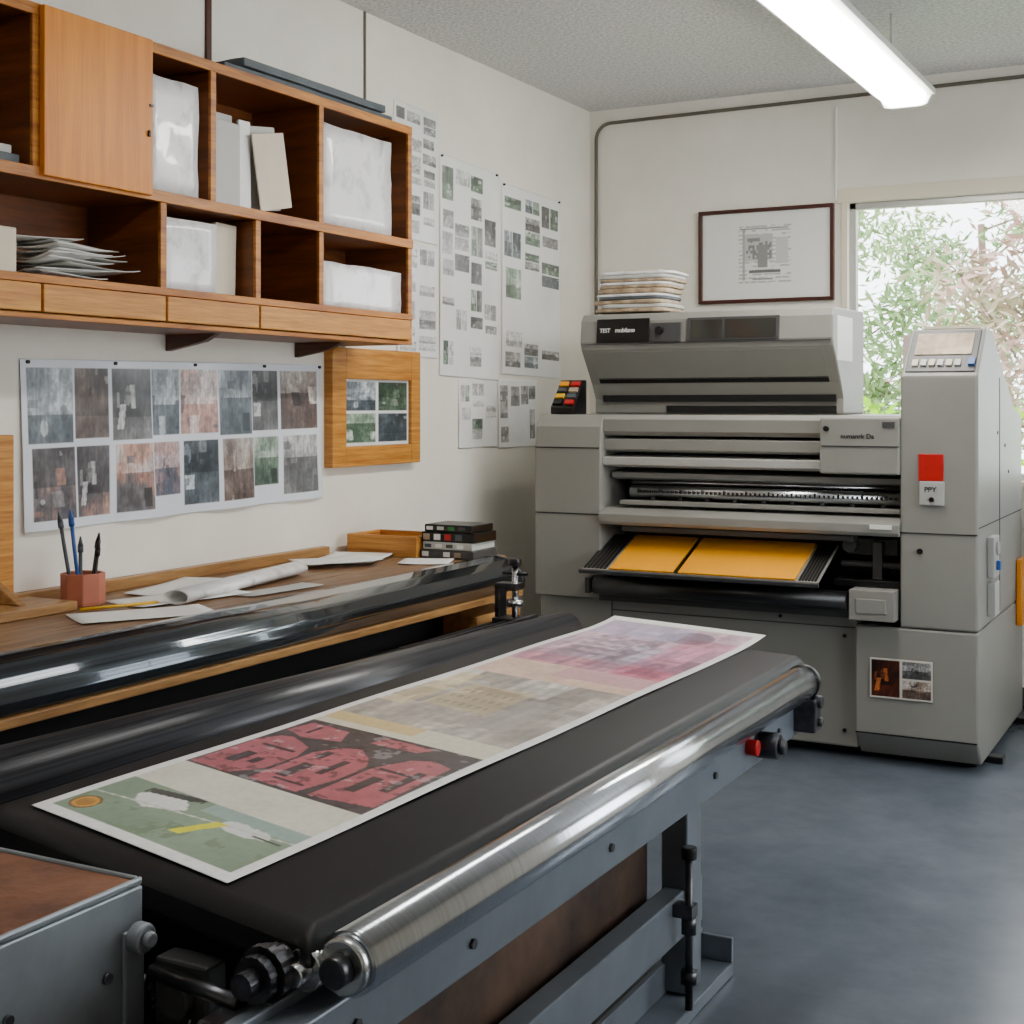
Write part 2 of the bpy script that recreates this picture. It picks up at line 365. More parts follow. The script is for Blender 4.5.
pack('card_stack', (-3.3, -3.08, 2.45, 2.82, 2.179, 2.21), M['slate'], 'low stack of dark cards on the upper shelf', 'paper', lump=0, bevel=.003)
pack('card_stack', (-3.3, -3.09, 2.45, 2.80, 2.211, 2.235), M['lgray'], 'low stack of pale cards on the upper shelf', 'paper', lump=0, bevel=.003)
pack('card_box', (-3.3, -3.12, 2.45, 2.76, 2.236, 2.33), M['cream'], 'cream box on a stack of cards', 'box', lump=0, bevel=.003)
def paper(name, x, y, z, w, l, rot, m, label, cat='paper', curl=.0, group=None, parent=None, tx=0, ty=0):
    nx, ny = 12, 12; vs = []; fs = []
    for j in range(ny):
        for i in range(nx):
            a = i / (nx - 1) - .5; b = j / (ny - 1) - .5
            vs.append((a * w, b * l, curl * ((2 * a) ** 2 * .4 + (max(0, 2 * b)) ** 2 * .6) + curl * .2 * (1 + math.sin(5 * a + 3 * b))))
    for j in range(ny - 1):
        for i in range(nx - 1): q = j * nx + i; fs.append((q, q + 1, q + nx + 1, q + nx))
    me = bpy.data.meshes.new(name); me.from_pydata(vs, [], fs); me.materials.append(m)
    for p in me.polygons: p.use_smooth = True
    ob = bpy.data.objects.new(name, me); ob.rotation_euler = (tx, ty, rot)
    md = ob.modifiers.new('S', 'SOLIDIFY'); md.thickness = .0015; md.offset = 1
    return finish(ob, parent, (x, y, z), label, cat, group)
z = 1.874
for i in range(12):
    paper('loose_paper', -3.18 + random.uniform(-.02, .03), 3.08 + random.uniform(-.12, .10) + (.05 if i < 5 else -.04), z, random.uniform(.17, .22), random.uniform(.24, .36), random.uniform(-.35, .35), (M['white'], M['lgray'], M['white'])[i % 3],
          'loose paper sheet in an untidy pile on the shelf', curl=random.uniform(.006, .028), group='loose papers on the lower shelf', tx=random.uniform(-.04, .04))
    z += .0095
MB().box(-3.24, -3.07, 3.70, 4.74, 2.647, 2.668).box(-3.22, -3.05, 3.78, 4.66, 2.668, 2.695).obj('foam_board', M['slate'], bevel=.004, label='dark slate-gray boards lying on top of the cabinet', cat='board', lump=.004, cuts=6)
df = thing('display_frame', (-3.36, 5.03, 1.24), 'thin wooden wall frame holding four small photographs', 'picture frame')
fx0, fx1 = XL + .001, -3.335; a0, a1, b0, b1 = 4.70, 5.385, 1.24, 1.74; i0, i1, j0, j1 = 4.80, 5.31, 1.325, 1.61
MB().box(fx0, fx1, a0, i0, b0, b1).box(fx0, fx1, i1, a1, b0, b1).box(fx0, fx1, i0, i1, b0, j0).box(fx0, fx1, i0, i1, j1, b1).box(fx0, fx1 - .02, i0, i1, j0, j1).obj('frame_body', M['wood_drawer'], parent=df, bevel=.003)
sheet('photo_print', (fx1 - .018, i0, j0), (0, i1 - i0, 0), (0, 0, j1 - j0), 100, 70,
      rects_paint((.90, .91, .90), [(.03, .53, .48, .97, TL, 1), (.52, .53, .97, .97, GN, 3), (.03, .05, .48, .49, GN, 5), (.52, .05, .97, .49, TL, 2)], wash=.08), M['inkgloss'], parent=df)

# ------------------------------------------------------------------ wall prints
XW = XL + .0025
def grid_rects(cols, rows, seed, pals, miss=.2):
    r = random.Random(seed); out = []
    ws = [r.uniform(.7, 1.3) for _ in range(cols)]; sw = sum(ws); x = .03
    for i in range(cols):
        w = ws[i] / sw * .95; y = .03
        hs = [r.uniform(.6, 1.4) for _ in range(rows)]; sh = sum(hs)
        for j in range(rows):
            h = hs[j] / sh * .94
            if r.random() > miss:
                u0, u1, v0, v1 = x + w * r.uniform(.02, .12), x + w * r.uniform(.82, .98), y + h * r.uniform(.06, .2), y + h * r.uniform(.80, .95); p = r.choice(pals); q = r.random()
                if q < .2: m_ = (u0 + u1) / 2; out += [(u0, v0, m_ - .006, v1, p, r.randint(0, 50)), (m_ + .006, v0, u1, v1, r.choice(pals), r.randint(0, 50))]
                elif q < .4: m_ = (v0 + v1) / 2; out += [(u0, v0, u1, m_ - .003, p, r.randint(0, 50)), (u0, m_ + .003, u1, v1, r.choice(pals), r.randint(0, 50))]
                elif q < .5: out.append((u0, (v0 + v1) / 2, u1, v1, p, r.randint(0, 50)))
                else: out.append((u0, v0, u1, v1, p, r.randint(0, 50)))
            y += h
        x += w
    return out
def wprint(y0, y1, z0, z1, nx, ny, rects, label, tilt=0, base=(.93, .93, .92), wav=.003, x=XW, wash=.30):
    return sheet('contact_sheet', (x, y0, z0), (0, y1 - y0, tilt), (0, -tilt * .5, z1 - z0), nx, ny, rects_paint(base, rects, wash=wash), M['inkgloss'],
                 disp=lambda u, v: wav * (1 + np.sin(u * 9 + v * 4)) * (1 - v) ** .5, label=label, cat='poster', group='contact sheets pinned to the wall')
LG = [(.28, .28, .28), (.48, .48, .48), (.66, .66, .65), (.84, .84, .83)]
LV = [(.52, .52, .52), (.66, .66, .66), (.78, .78, .77), (.88, .88, .87)]
wprint(5.225, 5.60, 2.26, 2.87, 80, 140, grid_rects(3, 6, 1, [LG, LV, LG, GR], miss=.15), 'pale contact sheet with small gray photos high on the wall', tilt=-.01)
wprint(5.25, 5.60, 1.72, 2.24, 70, 110, grid_rects(2, 5, 2, [LV, LV, LG], miss=.3), 'faded contact sheet with grey text blocks on the wall')
wprint(5.62, 6.205, 1.64, 2.69, 130, 260, grid_rects(4, 7, 3, [GR, LG, GR, LV, LG, GN], miss=.2), 'large contact sheet with rows of dark small photos', tilt=-.015)
wprint(6.235, 6.92, 1.66, 2.64, 130, 240, grid_rects(3, 6, 4, [GN, GR, GN, LG, TL, LV], miss=.17), 'contact sheet with greenish landscape photos', tilt=-.015, wash=.2)
wprint(5.80, 6.19, 1.29, 1.625, 80, 80, grid_rects(3, 3, 5, [LG, GN, LV, LV], miss=.2), 'low contact sheet with small colour photos')
wprint(6.20, 6.63, 1.28, 1.63, 80, 80, grid_rects(4, 2, 6, [LG, LV, GR], miss=.25), 'low contact sheet with tall grey strips')
sr = []
cols = [(.015, .24, TL, BR, 2), (.25, .46, GR, TL, 2), (.465, .59, PK, TL, 1), (.595, .82, TL, GR, 2), (.83, .985, BR, GR, 1)]
for i, (u0, u1, p, q, n_) in enumerate(cols):
    m_ = (u0 + u1) / 2
    if n_ == 2: sr.append((u0, .51, m_ + .012, .95, p, i * 3 + 1)); sr.append((m_ + .015, .53, u1, .95, q, i * 5 + 2))
    else: sr.append((u0, .53, u1, .95, p, i * 3 + 1))
    sr.append((u0 + .008, .06, u0 + (u1 - u0) * (.56 if n_ == 2 else .97), .48, OR if i in (0, 1) else (BR if i == 3 else q), i * 7 + 3))
    if n_ == 2: sr.append((u0 + (u1 - u0) * .58, .06 if i % 2 == 0 else .14, u1, .48, PU if i == 1 else GN if i == 3 else OR, i * 2 + 4))
sheet('print_strip_sheet', (XL + .004, 3.10, 1.10), (0, 1.575, .02), (0, -.01, .545), 380, 150, rects_paint((.88, .90, .93), sr, wash=.22), M['inkgloss'],
      disp=lambda u, v: .009 * (1 + np.sin(u * 22 + v * 1.5)) * np.maximum(0, 1 - v), label='long wavy plastic sheet of colour photo prints pinned over the bench', cat='poster')
for (y, z) in ((3.12, 1.635), (3.50, 1.64), (3.9, 1.645), (4.3, 1.65), (4.66, 1.655), (5.64, 2.68), (6.18, 2.665), (6.26, 2.63), (6.90, 2.62)):
    MB().cyl((XL + .001, y, z), (XL + .012, y, z), .006, 10).obj('push_pin', M['black'], label='small black push pin holding a sheet on the wall', cat='pin', group='push pins in the wall')

# framed drawing on back wall
fr = thing('framed_drawing', (-2.327, YB - .02, 2.058), 'thin mahogany frame with a grey architectural drawing on white', 'picture frame')
fa, fb, fc, fd = -2.706, -1.948, 2.058, 2.572; t = .02
MB().box(fa, fb, YB - .03, YB - .001, fc, fc + t).box(fa, fb, YB - .03, YB - .001, fd - t, fd).box(fa, fa + t, YB - .03, YB - .001, fc + t, fd - t).box(fb - t, fb, YB - .03, YB - .001, fc + t, fd - t).obj('frame', M['mahog'], parent=fr, bevel=.003)
def draw_paint(u, v):
    c = np.tile(np.array((.90, .90, .88)), (len(u), 1))
    def R(a, b, x, y, col):
        c[(u > a) & (u < b) & (v > x) & (v < y)] = col
    k = (u > .29) & (u < .70) & (v > .16) & (v < .84)
    n = fbm(u * 40, v * 30, 2, 3)
    rows = (np.sin(v * 2 * np.pi * 22) > .2) & (n > .45)
    c[k & rows] = (.70, .70, .69)
    R(.34, .56, .44, .74, (.74, .74, .73))
    b = blocks(u * 60, v * 34, 3); q = (u > .35) & (u < .55) & (v > .46) & (v < .66); c[q & (b > .55)] = (.50, .50, .50)
    R(.44, .52, .36, .62, (.54, .54, .53)); R(.58, .68, .40, .70, (.78, .78, .77)); R(.36, .46, .66, .70, (.52, .52, .52))
    R(.32, .34, .22, .80, (.64, .64, .63)); R(.30, .68, .805, .815, (.5, .5, .5)); R(.37, .62, .30, .33, (.4, .4, .4)); R(.40, .56, .22, .24, (.56, .56, .56))
    return c
sheet('drawing', (fa + t, YB - .012, fc + t), (fb - fa - 2 * t, 0, 0), (0, 0, fd - fc - 2 * t), 220, 150, draw_paint, M['ink'], parent=fr)

# ------------------------------------------------------------------ bench
bn = thing('workbench', (-3.03, 3.4, 0), 'worn wooden workbench standing against the wall', 'workbench')
BZ = .88
mb = MB()
for i, (a, b) in enumerate(((-3.375, -3.16), (-3.157, -2.935), (-2.932, -2.71))): mb.box(a, b, 1.5, 5.05, .842, BZ)
mb.obj('bench_top', M['wood_bench'], parent=bn, bevel=.004)
box('back_rail', (-3.375, -3.335, 1.5, 4.68, BZ, BZ + .04), M['wood_light'], parent=bn, bevel=.003)
box('ledge', (-2.71, -2.525, 1.5, 4.84, .752, .776), M['wood_light'], parent=bn, bevel=.003)
box('apron', (-2.735, -2.712, 1.5, 5.02, .70, .842), M['wood_bench'], parent=bn)
box('light_block_panel', (-2.76, -2.738, 1.65, 4.80, .06, .842), M['blackin'], parent=bn)  # near-black panel added to close the light gap under the bench
for x in (-3.3, -2.80):
    for y in (1.6, 3.3, 4.9): box('leg', (x - .035, x + .035, y - .04, y + .04, 0, .842), M['wood_bench'], parent=bn, bevel=.004)
box('lower_shelf', (-3.34, -2.77, 1.65, 4.85, .30, .325), M['wood_bench'], parent=bn)
box('end_shelf', (-2.73, -2.52, 4.25, 4.92, .60, .622), M['wood_light'], parent=bn, bevel=.003)
MB().box(-2.69, -2.54, 4.50, 4.85, .623, .71).obj('parts_box', M['wood_light'], bevel=.004, label='small wooden box tucked on the bench end shelf', cat='box')
fr_ = thing('bench_edge_cover', (-2.62, 3.2, .78), 'long dark glossy ribbed metal cover lying along the bench edge', 'cover')
key = [(-2.708, .893), (-2.66, .898), (-2.61, .888), (-2.572, .866), (-2.548, .838), (-2.538, .808), (-2.540, .779)]
prof = []
for i in range(len(key) - 1):
    for q in range(4):
        f = q / 4; x = key[i][0] * (1 - f) + key[i + 1][0] * f; z = key[i][1] * (1 - f) + key[i + 1][1] * f
        prof.append((x, z))
prof += [key[-1], (-2.708, .779)]
MB().prism('y', prof, 1.5, 4.86, sm=True).obj('cover_shell', M['film'], parent=fr_)
MB().prism('y', [(p[0] + (.0 if p[0] < -2.6 else .002), p[1] + .002) for p in key] + [(-2.537, .777), (-2.709, .777)], 4.86, 4.885).obj('end_cap', M['steel_d'], parent=fr_, bevel=.003)
CX, CY, CZ = -2.40, 4.50, .702
cl = thing('bench_clamp', (CX, CY, CZ), 'black and steel screw clamp at the end of the bench', 'clamp')
MB().box(CX - .05, CX + .06, CY - .05, CY + .05, CZ, CZ + .02).box(CX - .05, CX - .03, CY - .03, CY + .03, CZ + .02, CZ + .14).box(CX - .05, CX + .04, CY - .03, CY + .03, CZ + .12, CZ + .145).obj('clamp_base', M['steel_d'], parent=cl, bevel=.003)
MB().cyl((CX + .02, CY, CZ + .02), (CX + .02, CY, CZ + .21), .012, 12).cyl((CX + .02, CY, CZ + .06), (CX + .02, CY, CZ + .085), .03, 16).obj('screw', M['steel'], parent=cl)
MB().cyl((CX + .02, CY, CZ + .21), (CX + .02, CY, CZ + .235), .024, 16).obj('knob', M['black'], parent=cl, bevel=.003)
MB().cyl((CX - .03, CY, CZ + .18), (CX + .07, CY, CZ + .18), .007, 8).obj('lever', M['black'], parent=cl)
for (x, y, w, l, r, c, lb) in ((-3.17, 4.60, .26, .32, .3, .012, 'curled white paper sheets on the bench'), (-3.12, 4.42, .22, .3, -.5, .012, 'white paper sheet overlapping another on the bench'),
                        (-3.19, 3.62, .20, .42, .25, .008, 'white drawing sheet lying on the bench'), (-2.88, 3.10, .20, .40, -.55, .004, 'white paper sheet at the bench edge'), (-3.02, 3.42, .2, .42, -.2, .006, 'white printed sheet under a plastic roll'),
                        (-2.86, 3.72, .10, .34, -.1, .004, 'pale drawing sheet along the bench edge')):
    paper('paper_sheet', x, y, BZ + .002 + (.010 if 'over' in lb else 0), w, l, r, M['white'] if 'pale' not in lb else M['lgray'], lb, curl=c, group='papers on the bench')
MB().tube((-2.93, 3.30, BZ + .026), (-3.07, 4.10, BZ + .026), .046, .040, 28, flat=.5).obj('plastic_sheet_roll', M['wrap'], label='flattened roll of clear plastic sheeting on the bench', cat='roll')
MB().cyl((-3.08, 3.05, BZ + .01), (-2.99, 3.27, BZ + .01), .005, 6).cyl((-2.99, 3.27, BZ + .01), (-2.984, 3.285, BZ + .01), .005, 6, r2=.001).obj('pencil', M['yellow'], label='yellow pencil lying on the bench', cat='pencil')
PX, PY = -3.2, 3.18
pc = thing('brush_pot', (PX, PY, BZ), 'terracotta pot holding brushes and pens', 'pot')
mb = MB(); mb.tube((PX, PY, BZ + .008), (PX, PY, BZ + .10), .068, .058, 8).cyl((PX, PY, BZ + .001), (PX, PY, BZ + .01), .066, 8)
for p in range(len(mb.s)): mb.s[p] = False
mb.obj('pot', M['terra'], parent=pc, bevel=.003)
for (dx, dy, hx, hy, hz, m_) in ((.02, -.03, .02, -.065, .25, 'blue'), (-.02, -.02, -.04, -.05, .24, 'slate'), (.02, .02, .03, .03, .15, 'black'), (0, .03, .01, .05, .17, 'black'), (-.01, .0, -.02, .01, .16, 'slate')):
    a = Vector((PX + dx, PY + dy, BZ + .012)); b = Vector((PX + hx, PY + hy, BZ + hz))
    br = MB().cyl(a, b, .006, 10); dd = (b - a).normalized(); br.cyl(b, b + dd * .02, .009, 10).cyl(b + dd * .02, b + dd * .05, .009, 10, r2=.002)
    br.obj('brush', M[m_], parent=pc)
ws = thing('wooden_stand', (-3.3, 2.93, BZ), 'upright wooden stand with a flat foot on the bench', 'stand')
MB().box(-3.33, -3.30, 2.84, 3.00, BZ + .03, 1.41).obj('post', M['wood_drawer'], parent=ws, bevel=.004)
MB().box(-3.33, -3.12, 2.78, 3.08, BZ + .001, BZ + .03).prism('y', [(-3.30, BZ + .03), (-3.18, BZ + .03), (-3.30, BZ + .10)], 2.91, 2.94).obj('foot', M['wood_light'], parent=ws, bevel=.004)
MB().box(-3.32, -2.98, 4.78, 4.80, BZ + .001, .965).box(-3.32, -2.98, 5.0, 5.02, BZ + .001, .965).box(-3.32, -3.30, 4.80, 5.0, BZ + .001, .965).box(-3.0, -2.98, 4.80, 5.0, BZ + .001, .965).box(-3.3, -3.0, 4.80, 5.0, BZ + .001, BZ + .01).obj('wooden_tray', M['wood_drawer'], bevel=.002, label='open shallow wooden tray at the bench end', cat='tray')
zz = BZ + .001
for i, (w, l, h, m_, lb) in enumerate(((.25, .20, .035, 'gray_d', 'grey tape case at the bottom of a stack'), (.23, .19, .03, 'lgray', 'pale flat case in a stack'), (.25, .18, .04, 'black', 'black case with coloured labels on a stack'), (.22, .18, .03, 'black', 'black case on top of a stack'))):
    c_ = MB().box(-2.85 - w / 2, -2.85 + w / 2, 4.90 - l / 2, 4.90 + l / 2, zz, zz + h).obj('tape_case', M[m_], bevel=.004, label=lb, cat='case', group='tape cases on the bench end')
    for j, cc in enumerate((('white', 'gray_d', 'white', 'kraft'), ('slate', 'white', 'gray_d', 'white'), ('kraft', 'white', 'red', 'slate'), ('white', 'lgray', 'green', 'gray_d'))[i]):
        box('case_label', (-2.85 - w / 2 + .01 + j * .05, -2.85 - w / 2 + .04 + j * .05, 4.90 - l / 2 - .002, 4.90 - l / 2, zz + .008, zz + h - .008), M[cc], parent=c_)
    zz += h + .0005
paper('paper_sheet', -2.86, 4.66, BZ + .003, .2, .17, .4, M['white'], 'small white note sheet beside the tape cases', curl=.004)

# ------------------------------------------------------------------ feed roller unit
ru = thing('feed_roller_unit', (-2.28, 2.9, 0), 'black machine bed with a long ribbed rubber roller', 'roller machine')
MB().box(-2.48, -2.25, 1.55, 4.62, .64, .70).obj('bed', M['blackin'], parent=ru, bevel=.006)
MB().cyl((-2.135, 1.62, .760), (-2.10, 4.34, .712), .086, 64, r2=.070).obj('rubber_roller', M['rubroll'], parent=ru)
MB().cyl((-2.10, 4.34, .712), (-2.10, 4.42, .712), .025, 20).obj('axle', M['steel'], parent=ru)
MB().cyl((-2.135, 1.56, .76), (-2.135, 1.62, .76), .03, 20).obj('axle', M['steel'], parent=ru)
MB().box(-2.25, -2.09, 4.40, 4.43, .60, .745).obj('bearing_plate', M['steel_d'], parent=ru, bevel=.006)
MB().box(-2.25, -2.09, 1.54, 1.57, .60, .80).obj('bearing_plate', M['steel_d'], parent=ru, bevel=.006)
MB().box(-2.46, -2.06, 1.7, 4.3, .30, .60).obj('chassis', M['blackin'], parent=ru, bevel=.01)
for x in (-2.42, -2.14):
    for y in (1.75, 4.25): box('leg', (x - .03, x + .03, y - .03, y + .03, 0, .64), M['gray_d'], parent=ru, bevel=.004)
box('guide_rail', (-2.30, -2.285, 1.6, 4.5, .70, .74), M['steel_d'], parent=ru, bevel=.003)
box('guide_rail', (-2.40, -2.39, 1.6, 4.5, .70, .715), M['steel_d'], parent=ru, bevel=.003)

# ------------------------------------------------------------------ conveyor table
ct = thing('conveyor_table', (-1.55, 2.8, 0), 'grey steel conveyor table with a black belt and polished roller', 'conveyor table')
yn = lambda a: 1.545 + (a - 1.151) * .236
yf = lambda a: 3.93 + (a - 1.13) * .22
prof = []
xr, xl, zb, zt = -1.128, -2.02, .70, .78; r = .04
for t in np.linspace(-math.pi / 2, math.pi / 2, 11): prof.append((xr - r * .7 + r * .7 * math.cos(t), (zb + zt) / 2 + r * math.sin(t)))
for t in np.linspace(math.pi / 2, 3 * math.pi / 2, 11): prof.append((xl + r + r * math.cos(t), (zb + zt) / 2 + r * math.sin(t)))
vs = []; n = len(prof)
rings = [(-1, 0.0, .40), (-1, .012, .75), (-1, .030, 1.), (1, .030, 1.), (1, .012, .75), (1, 0., .40)]
for (sd, inset, sc) in rings:
    for (x, zq) in prof:
        a = -x; y = yn(a) + inset if sd < 0 else yf(a) - inset
        vs.append((x, y, (zb + zt) / 2 + (zq - (zb + zt) / 2) * sc))
fs = [tuple(range(n)), tuple(range((len(rings) - 1) * n, len(rings) * n))]
sm = [0, 0]
for k in range(len(rings) - 1):
    for i in range(n): j = (i + 1) % n; fs.append((k * n + i, k * n + j, (k + 1) * n + j, (k + 1) * n + i)); sm.append(1)
MB().add(vs, fs, 0, sm).obj('belt', M['belt'], parent=ct)
RX, RZ = -1.092, .733
MB().cyl((RX, 1.575, RZ), (RX, 3.76, RZ), .046, 48).obj('steel_roller', M['steel_y'], parent=ct)
MB().cyl((RX, 1.558, RZ), (RX, 1.575, RZ), .040, 28).obj('roller_bearing', M['steel'], parent=ct, bevel=.004)
MB().cyl((RX, 1.535, RZ), (RX, 1.558, RZ), .022, 28).obj('roller_axle', M['steel_d'], parent=ct, bevel=.003)
mb = MB()
for (a, b, rr) in ((3.76, 3.78, .049), (3.78, 3.80, .040), (3.80, 3.83, .025)): mb.cyl((RX, a, RZ), (RX, b, RZ), rr, 28)
mb.obj('roller_bearing', M['black'], parent=ct, bevel=.002)
mb = MB()
for (a, b, rr) in ((1.525, 1.54, .034), (1.505, 1.52, .040), (1.485, 1.50, .032), (1.46, 1.485, .018)): mb.cyl((-1.185, a, .725), (-1.185, b, .725), rr, 36, rib=.96)
mb.cyl((-1.185, 1.54, .725), (-1.185, 1.56, .725), .028, 24)
mb.obj('drive_gear', M['steel_d'], parent=ct)
MB().cyl((-1.145, 1.545, .725), (-1.145, 1.56, .725), .03, 24).cyl((-1.145, 1.52, .725), (-1.145, 1.545, .725), .016, 18).obj('idler_wheel', M['steel'], parent=ct, bevel=.002)
MB().box(-1.165, -1.11, 1.40, 3.78, .585, .675).box(-1.19, -1.165, 1.42, 3.78, .66, .69).obj('top_rail', M['gray_b'], parent=ct, bevel=.004)
for y in (1.62, 1.95, 2.5, 3.1, 3.6): MB().cyl((-1.11, y, .63), (-1.104, y, .63), .009, 6).obj('rail_bolt', M['steel_d'], parent=ct)
MB().box(-1.98, -1.93, 1.85, 3.95, .59, .69).obj('rear_rail', M['gray_b'], parent=ct, bevel=.004)
for y in (1.80, 3.68): box('cross_rail', (-1.93, -1.19, y, y + .05, .60, .68), M['gray_b'], parent=ct, bevel=.004)
MB().box(-1.29, -1.235, 1.2, 3.36, .185, .30).obj('lower_rail', M['gray_b'], parent=ct, bevel=.004)
for (x, y) in ((-1.262, 3.28), (-1.262, 1.35), (-1.95, 3.5), (-1.95, 2.0)):
    box('leg', (x - .035, x + .035, y - .05, y + .05, .04, .62), M['gray_b'], parent=ct, bevel=.005)
MB().box(-1.30, -1.20, 2.4, 3.50, 0.001, .035).box(-1.30, -1.285, 2.4, 3.50, .035, .11).box(-1.30, -1.20, 3.485, 3.50, .035, .10).obj('foot_rail', M['gray_b'], parent=ct, bevel=.003)
MB().box(-2.0, -1.90, 1.8, 3.7, 0.001, .04).obj('foot_rail', M['gray_b'], parent=ct, bevel=.003)
MB().box(-1.345, -1.33, 1.3, 3.22, .22, .60).obj('side_panel', M['rustpanel'], parent=ct)
MB().box(-1.92, -1.90, 1.9, 3.6, .10, .60).obj('side_panel', M['blackin'], parent=ct)
LX, LY = -1.20, 3.17
MB().cyl((LX, LY, .036), (LX, LY, .40), .010, 12).cyl((LX, LY, .10), (LX, LY, .13), .022, 6).cyl((LX, LY, .22), (LX, LY, .26), .020, 6).box(-1.24, LX + .015, LY - .02, LY + .02, .26, .29).obj('level_screw', M['steel_d'], parent=ct)
MB().cyl((LX, LY, .40), (LX, LY, .43), .02, 16).obj('knob', M['black'], parent=ct, bevel=.004)
MB().cyl((-1.11, 3.34, .645), (-1.08, 3.34, .645), .020, 20).obj('stop_button', M['red'], parent=ct, bevel=.004)
MB().cyl((-1.11, 3.42, .635), (-1.05, 3.42, .635), .034, 20).cyl((-1.05, 3.42, .635), (-1.035, 3.42, .635), .02, 20).obj('tension_knob', M['steel_d'], parent=ct, bevel=.004)
MB().box(-1.15, -1.05, 3.74, 3.80, .60, .69).cyl((-1.13, 3.78, .68), (-1.04, 3.78, .68), .018, 12).cyl((-1.13, 3.78, .625), (-1.04, 3.78, .625), .014, 12).obj('bearing_block', M['steel_d'], parent=ct, bevel=.004)
MB().cyl((-1.57, 1.58, .55), (-1.57, 2.0, .55), .024, 20).cyl((-1.57, 1.62, .55), (-1.57, 1.67, .55), .038, 20).obj('drive_shaft', M['steel'], parent=ct)
MB().cyl((-1.40, 1.45, .52), (-1.40, 2.0, .52), .020, 20).cyl((-1.40, 1.50, .52), (-1.40, 1.53, .52), .032, 20).cyl((-1.40, 1.60, .52), (-1.40, 1.66, .52), .028, 6).obj('drive_shaft', M['steel'], parent=ct)
MB().box(-1.66, -1.56, 1.66, 1.70, .58, .69).obj('bearing_plate', M['steel_d'], parent=ct, bevel=.005)
MB().box(-1.44, -1.34, 1.575, 1.62, .58, .68).cyl((-1.39, 1.555, .63), (-1.39, 1.575, .63), .03, 18).obj('bearing_plate', M['gray_d'], parent=ct, bevel=.005)
MB().box(-1.27, -1.19, 1.47, 1.55, .56, .66).cyl((-1.23, 1.455, .62), (-1.23, 1.47, .62), .02, 6).obj('tension_block', M['steel_d'], parent=ct, bevel=.004)
MB().cyl((-1.43, 1.56, .665), (-1.24, 1.53, .665), .012, 14).obj('tie_rod', M['steel_d'], parent=ct)
MB().box(-1.345, -1.30, 1.50, 1.545, .56, .61).cyl((-1.32, 1.49, .585), (-1.32, 1.50, .585), .012, 12).obj('sensor_box', M['cream'], parent=ct, bevel=.004)
curve_obj('hydraulic_hose', [(-1.36, 1.56, .60), (-1.33, 1.50, .57), (-1.30, 1.47, .52), (-1.29, 1.46, .45), (-1.30, 1.47, .35)], .010, M['black'], parent=ct)
curve_obj('hydraulic_hose', [(-1.50, 1.62, .62), (-1.47, 1.56, .58), (-1.42, 1.50, .50), (-1.41, 1.47, .40)], .008, M['black'], parent=ct)
MB().box(-1.80, -1.22, 1.76, 1.80, .30, .66).obj('end_plate', M['blackin'], parent=ct)

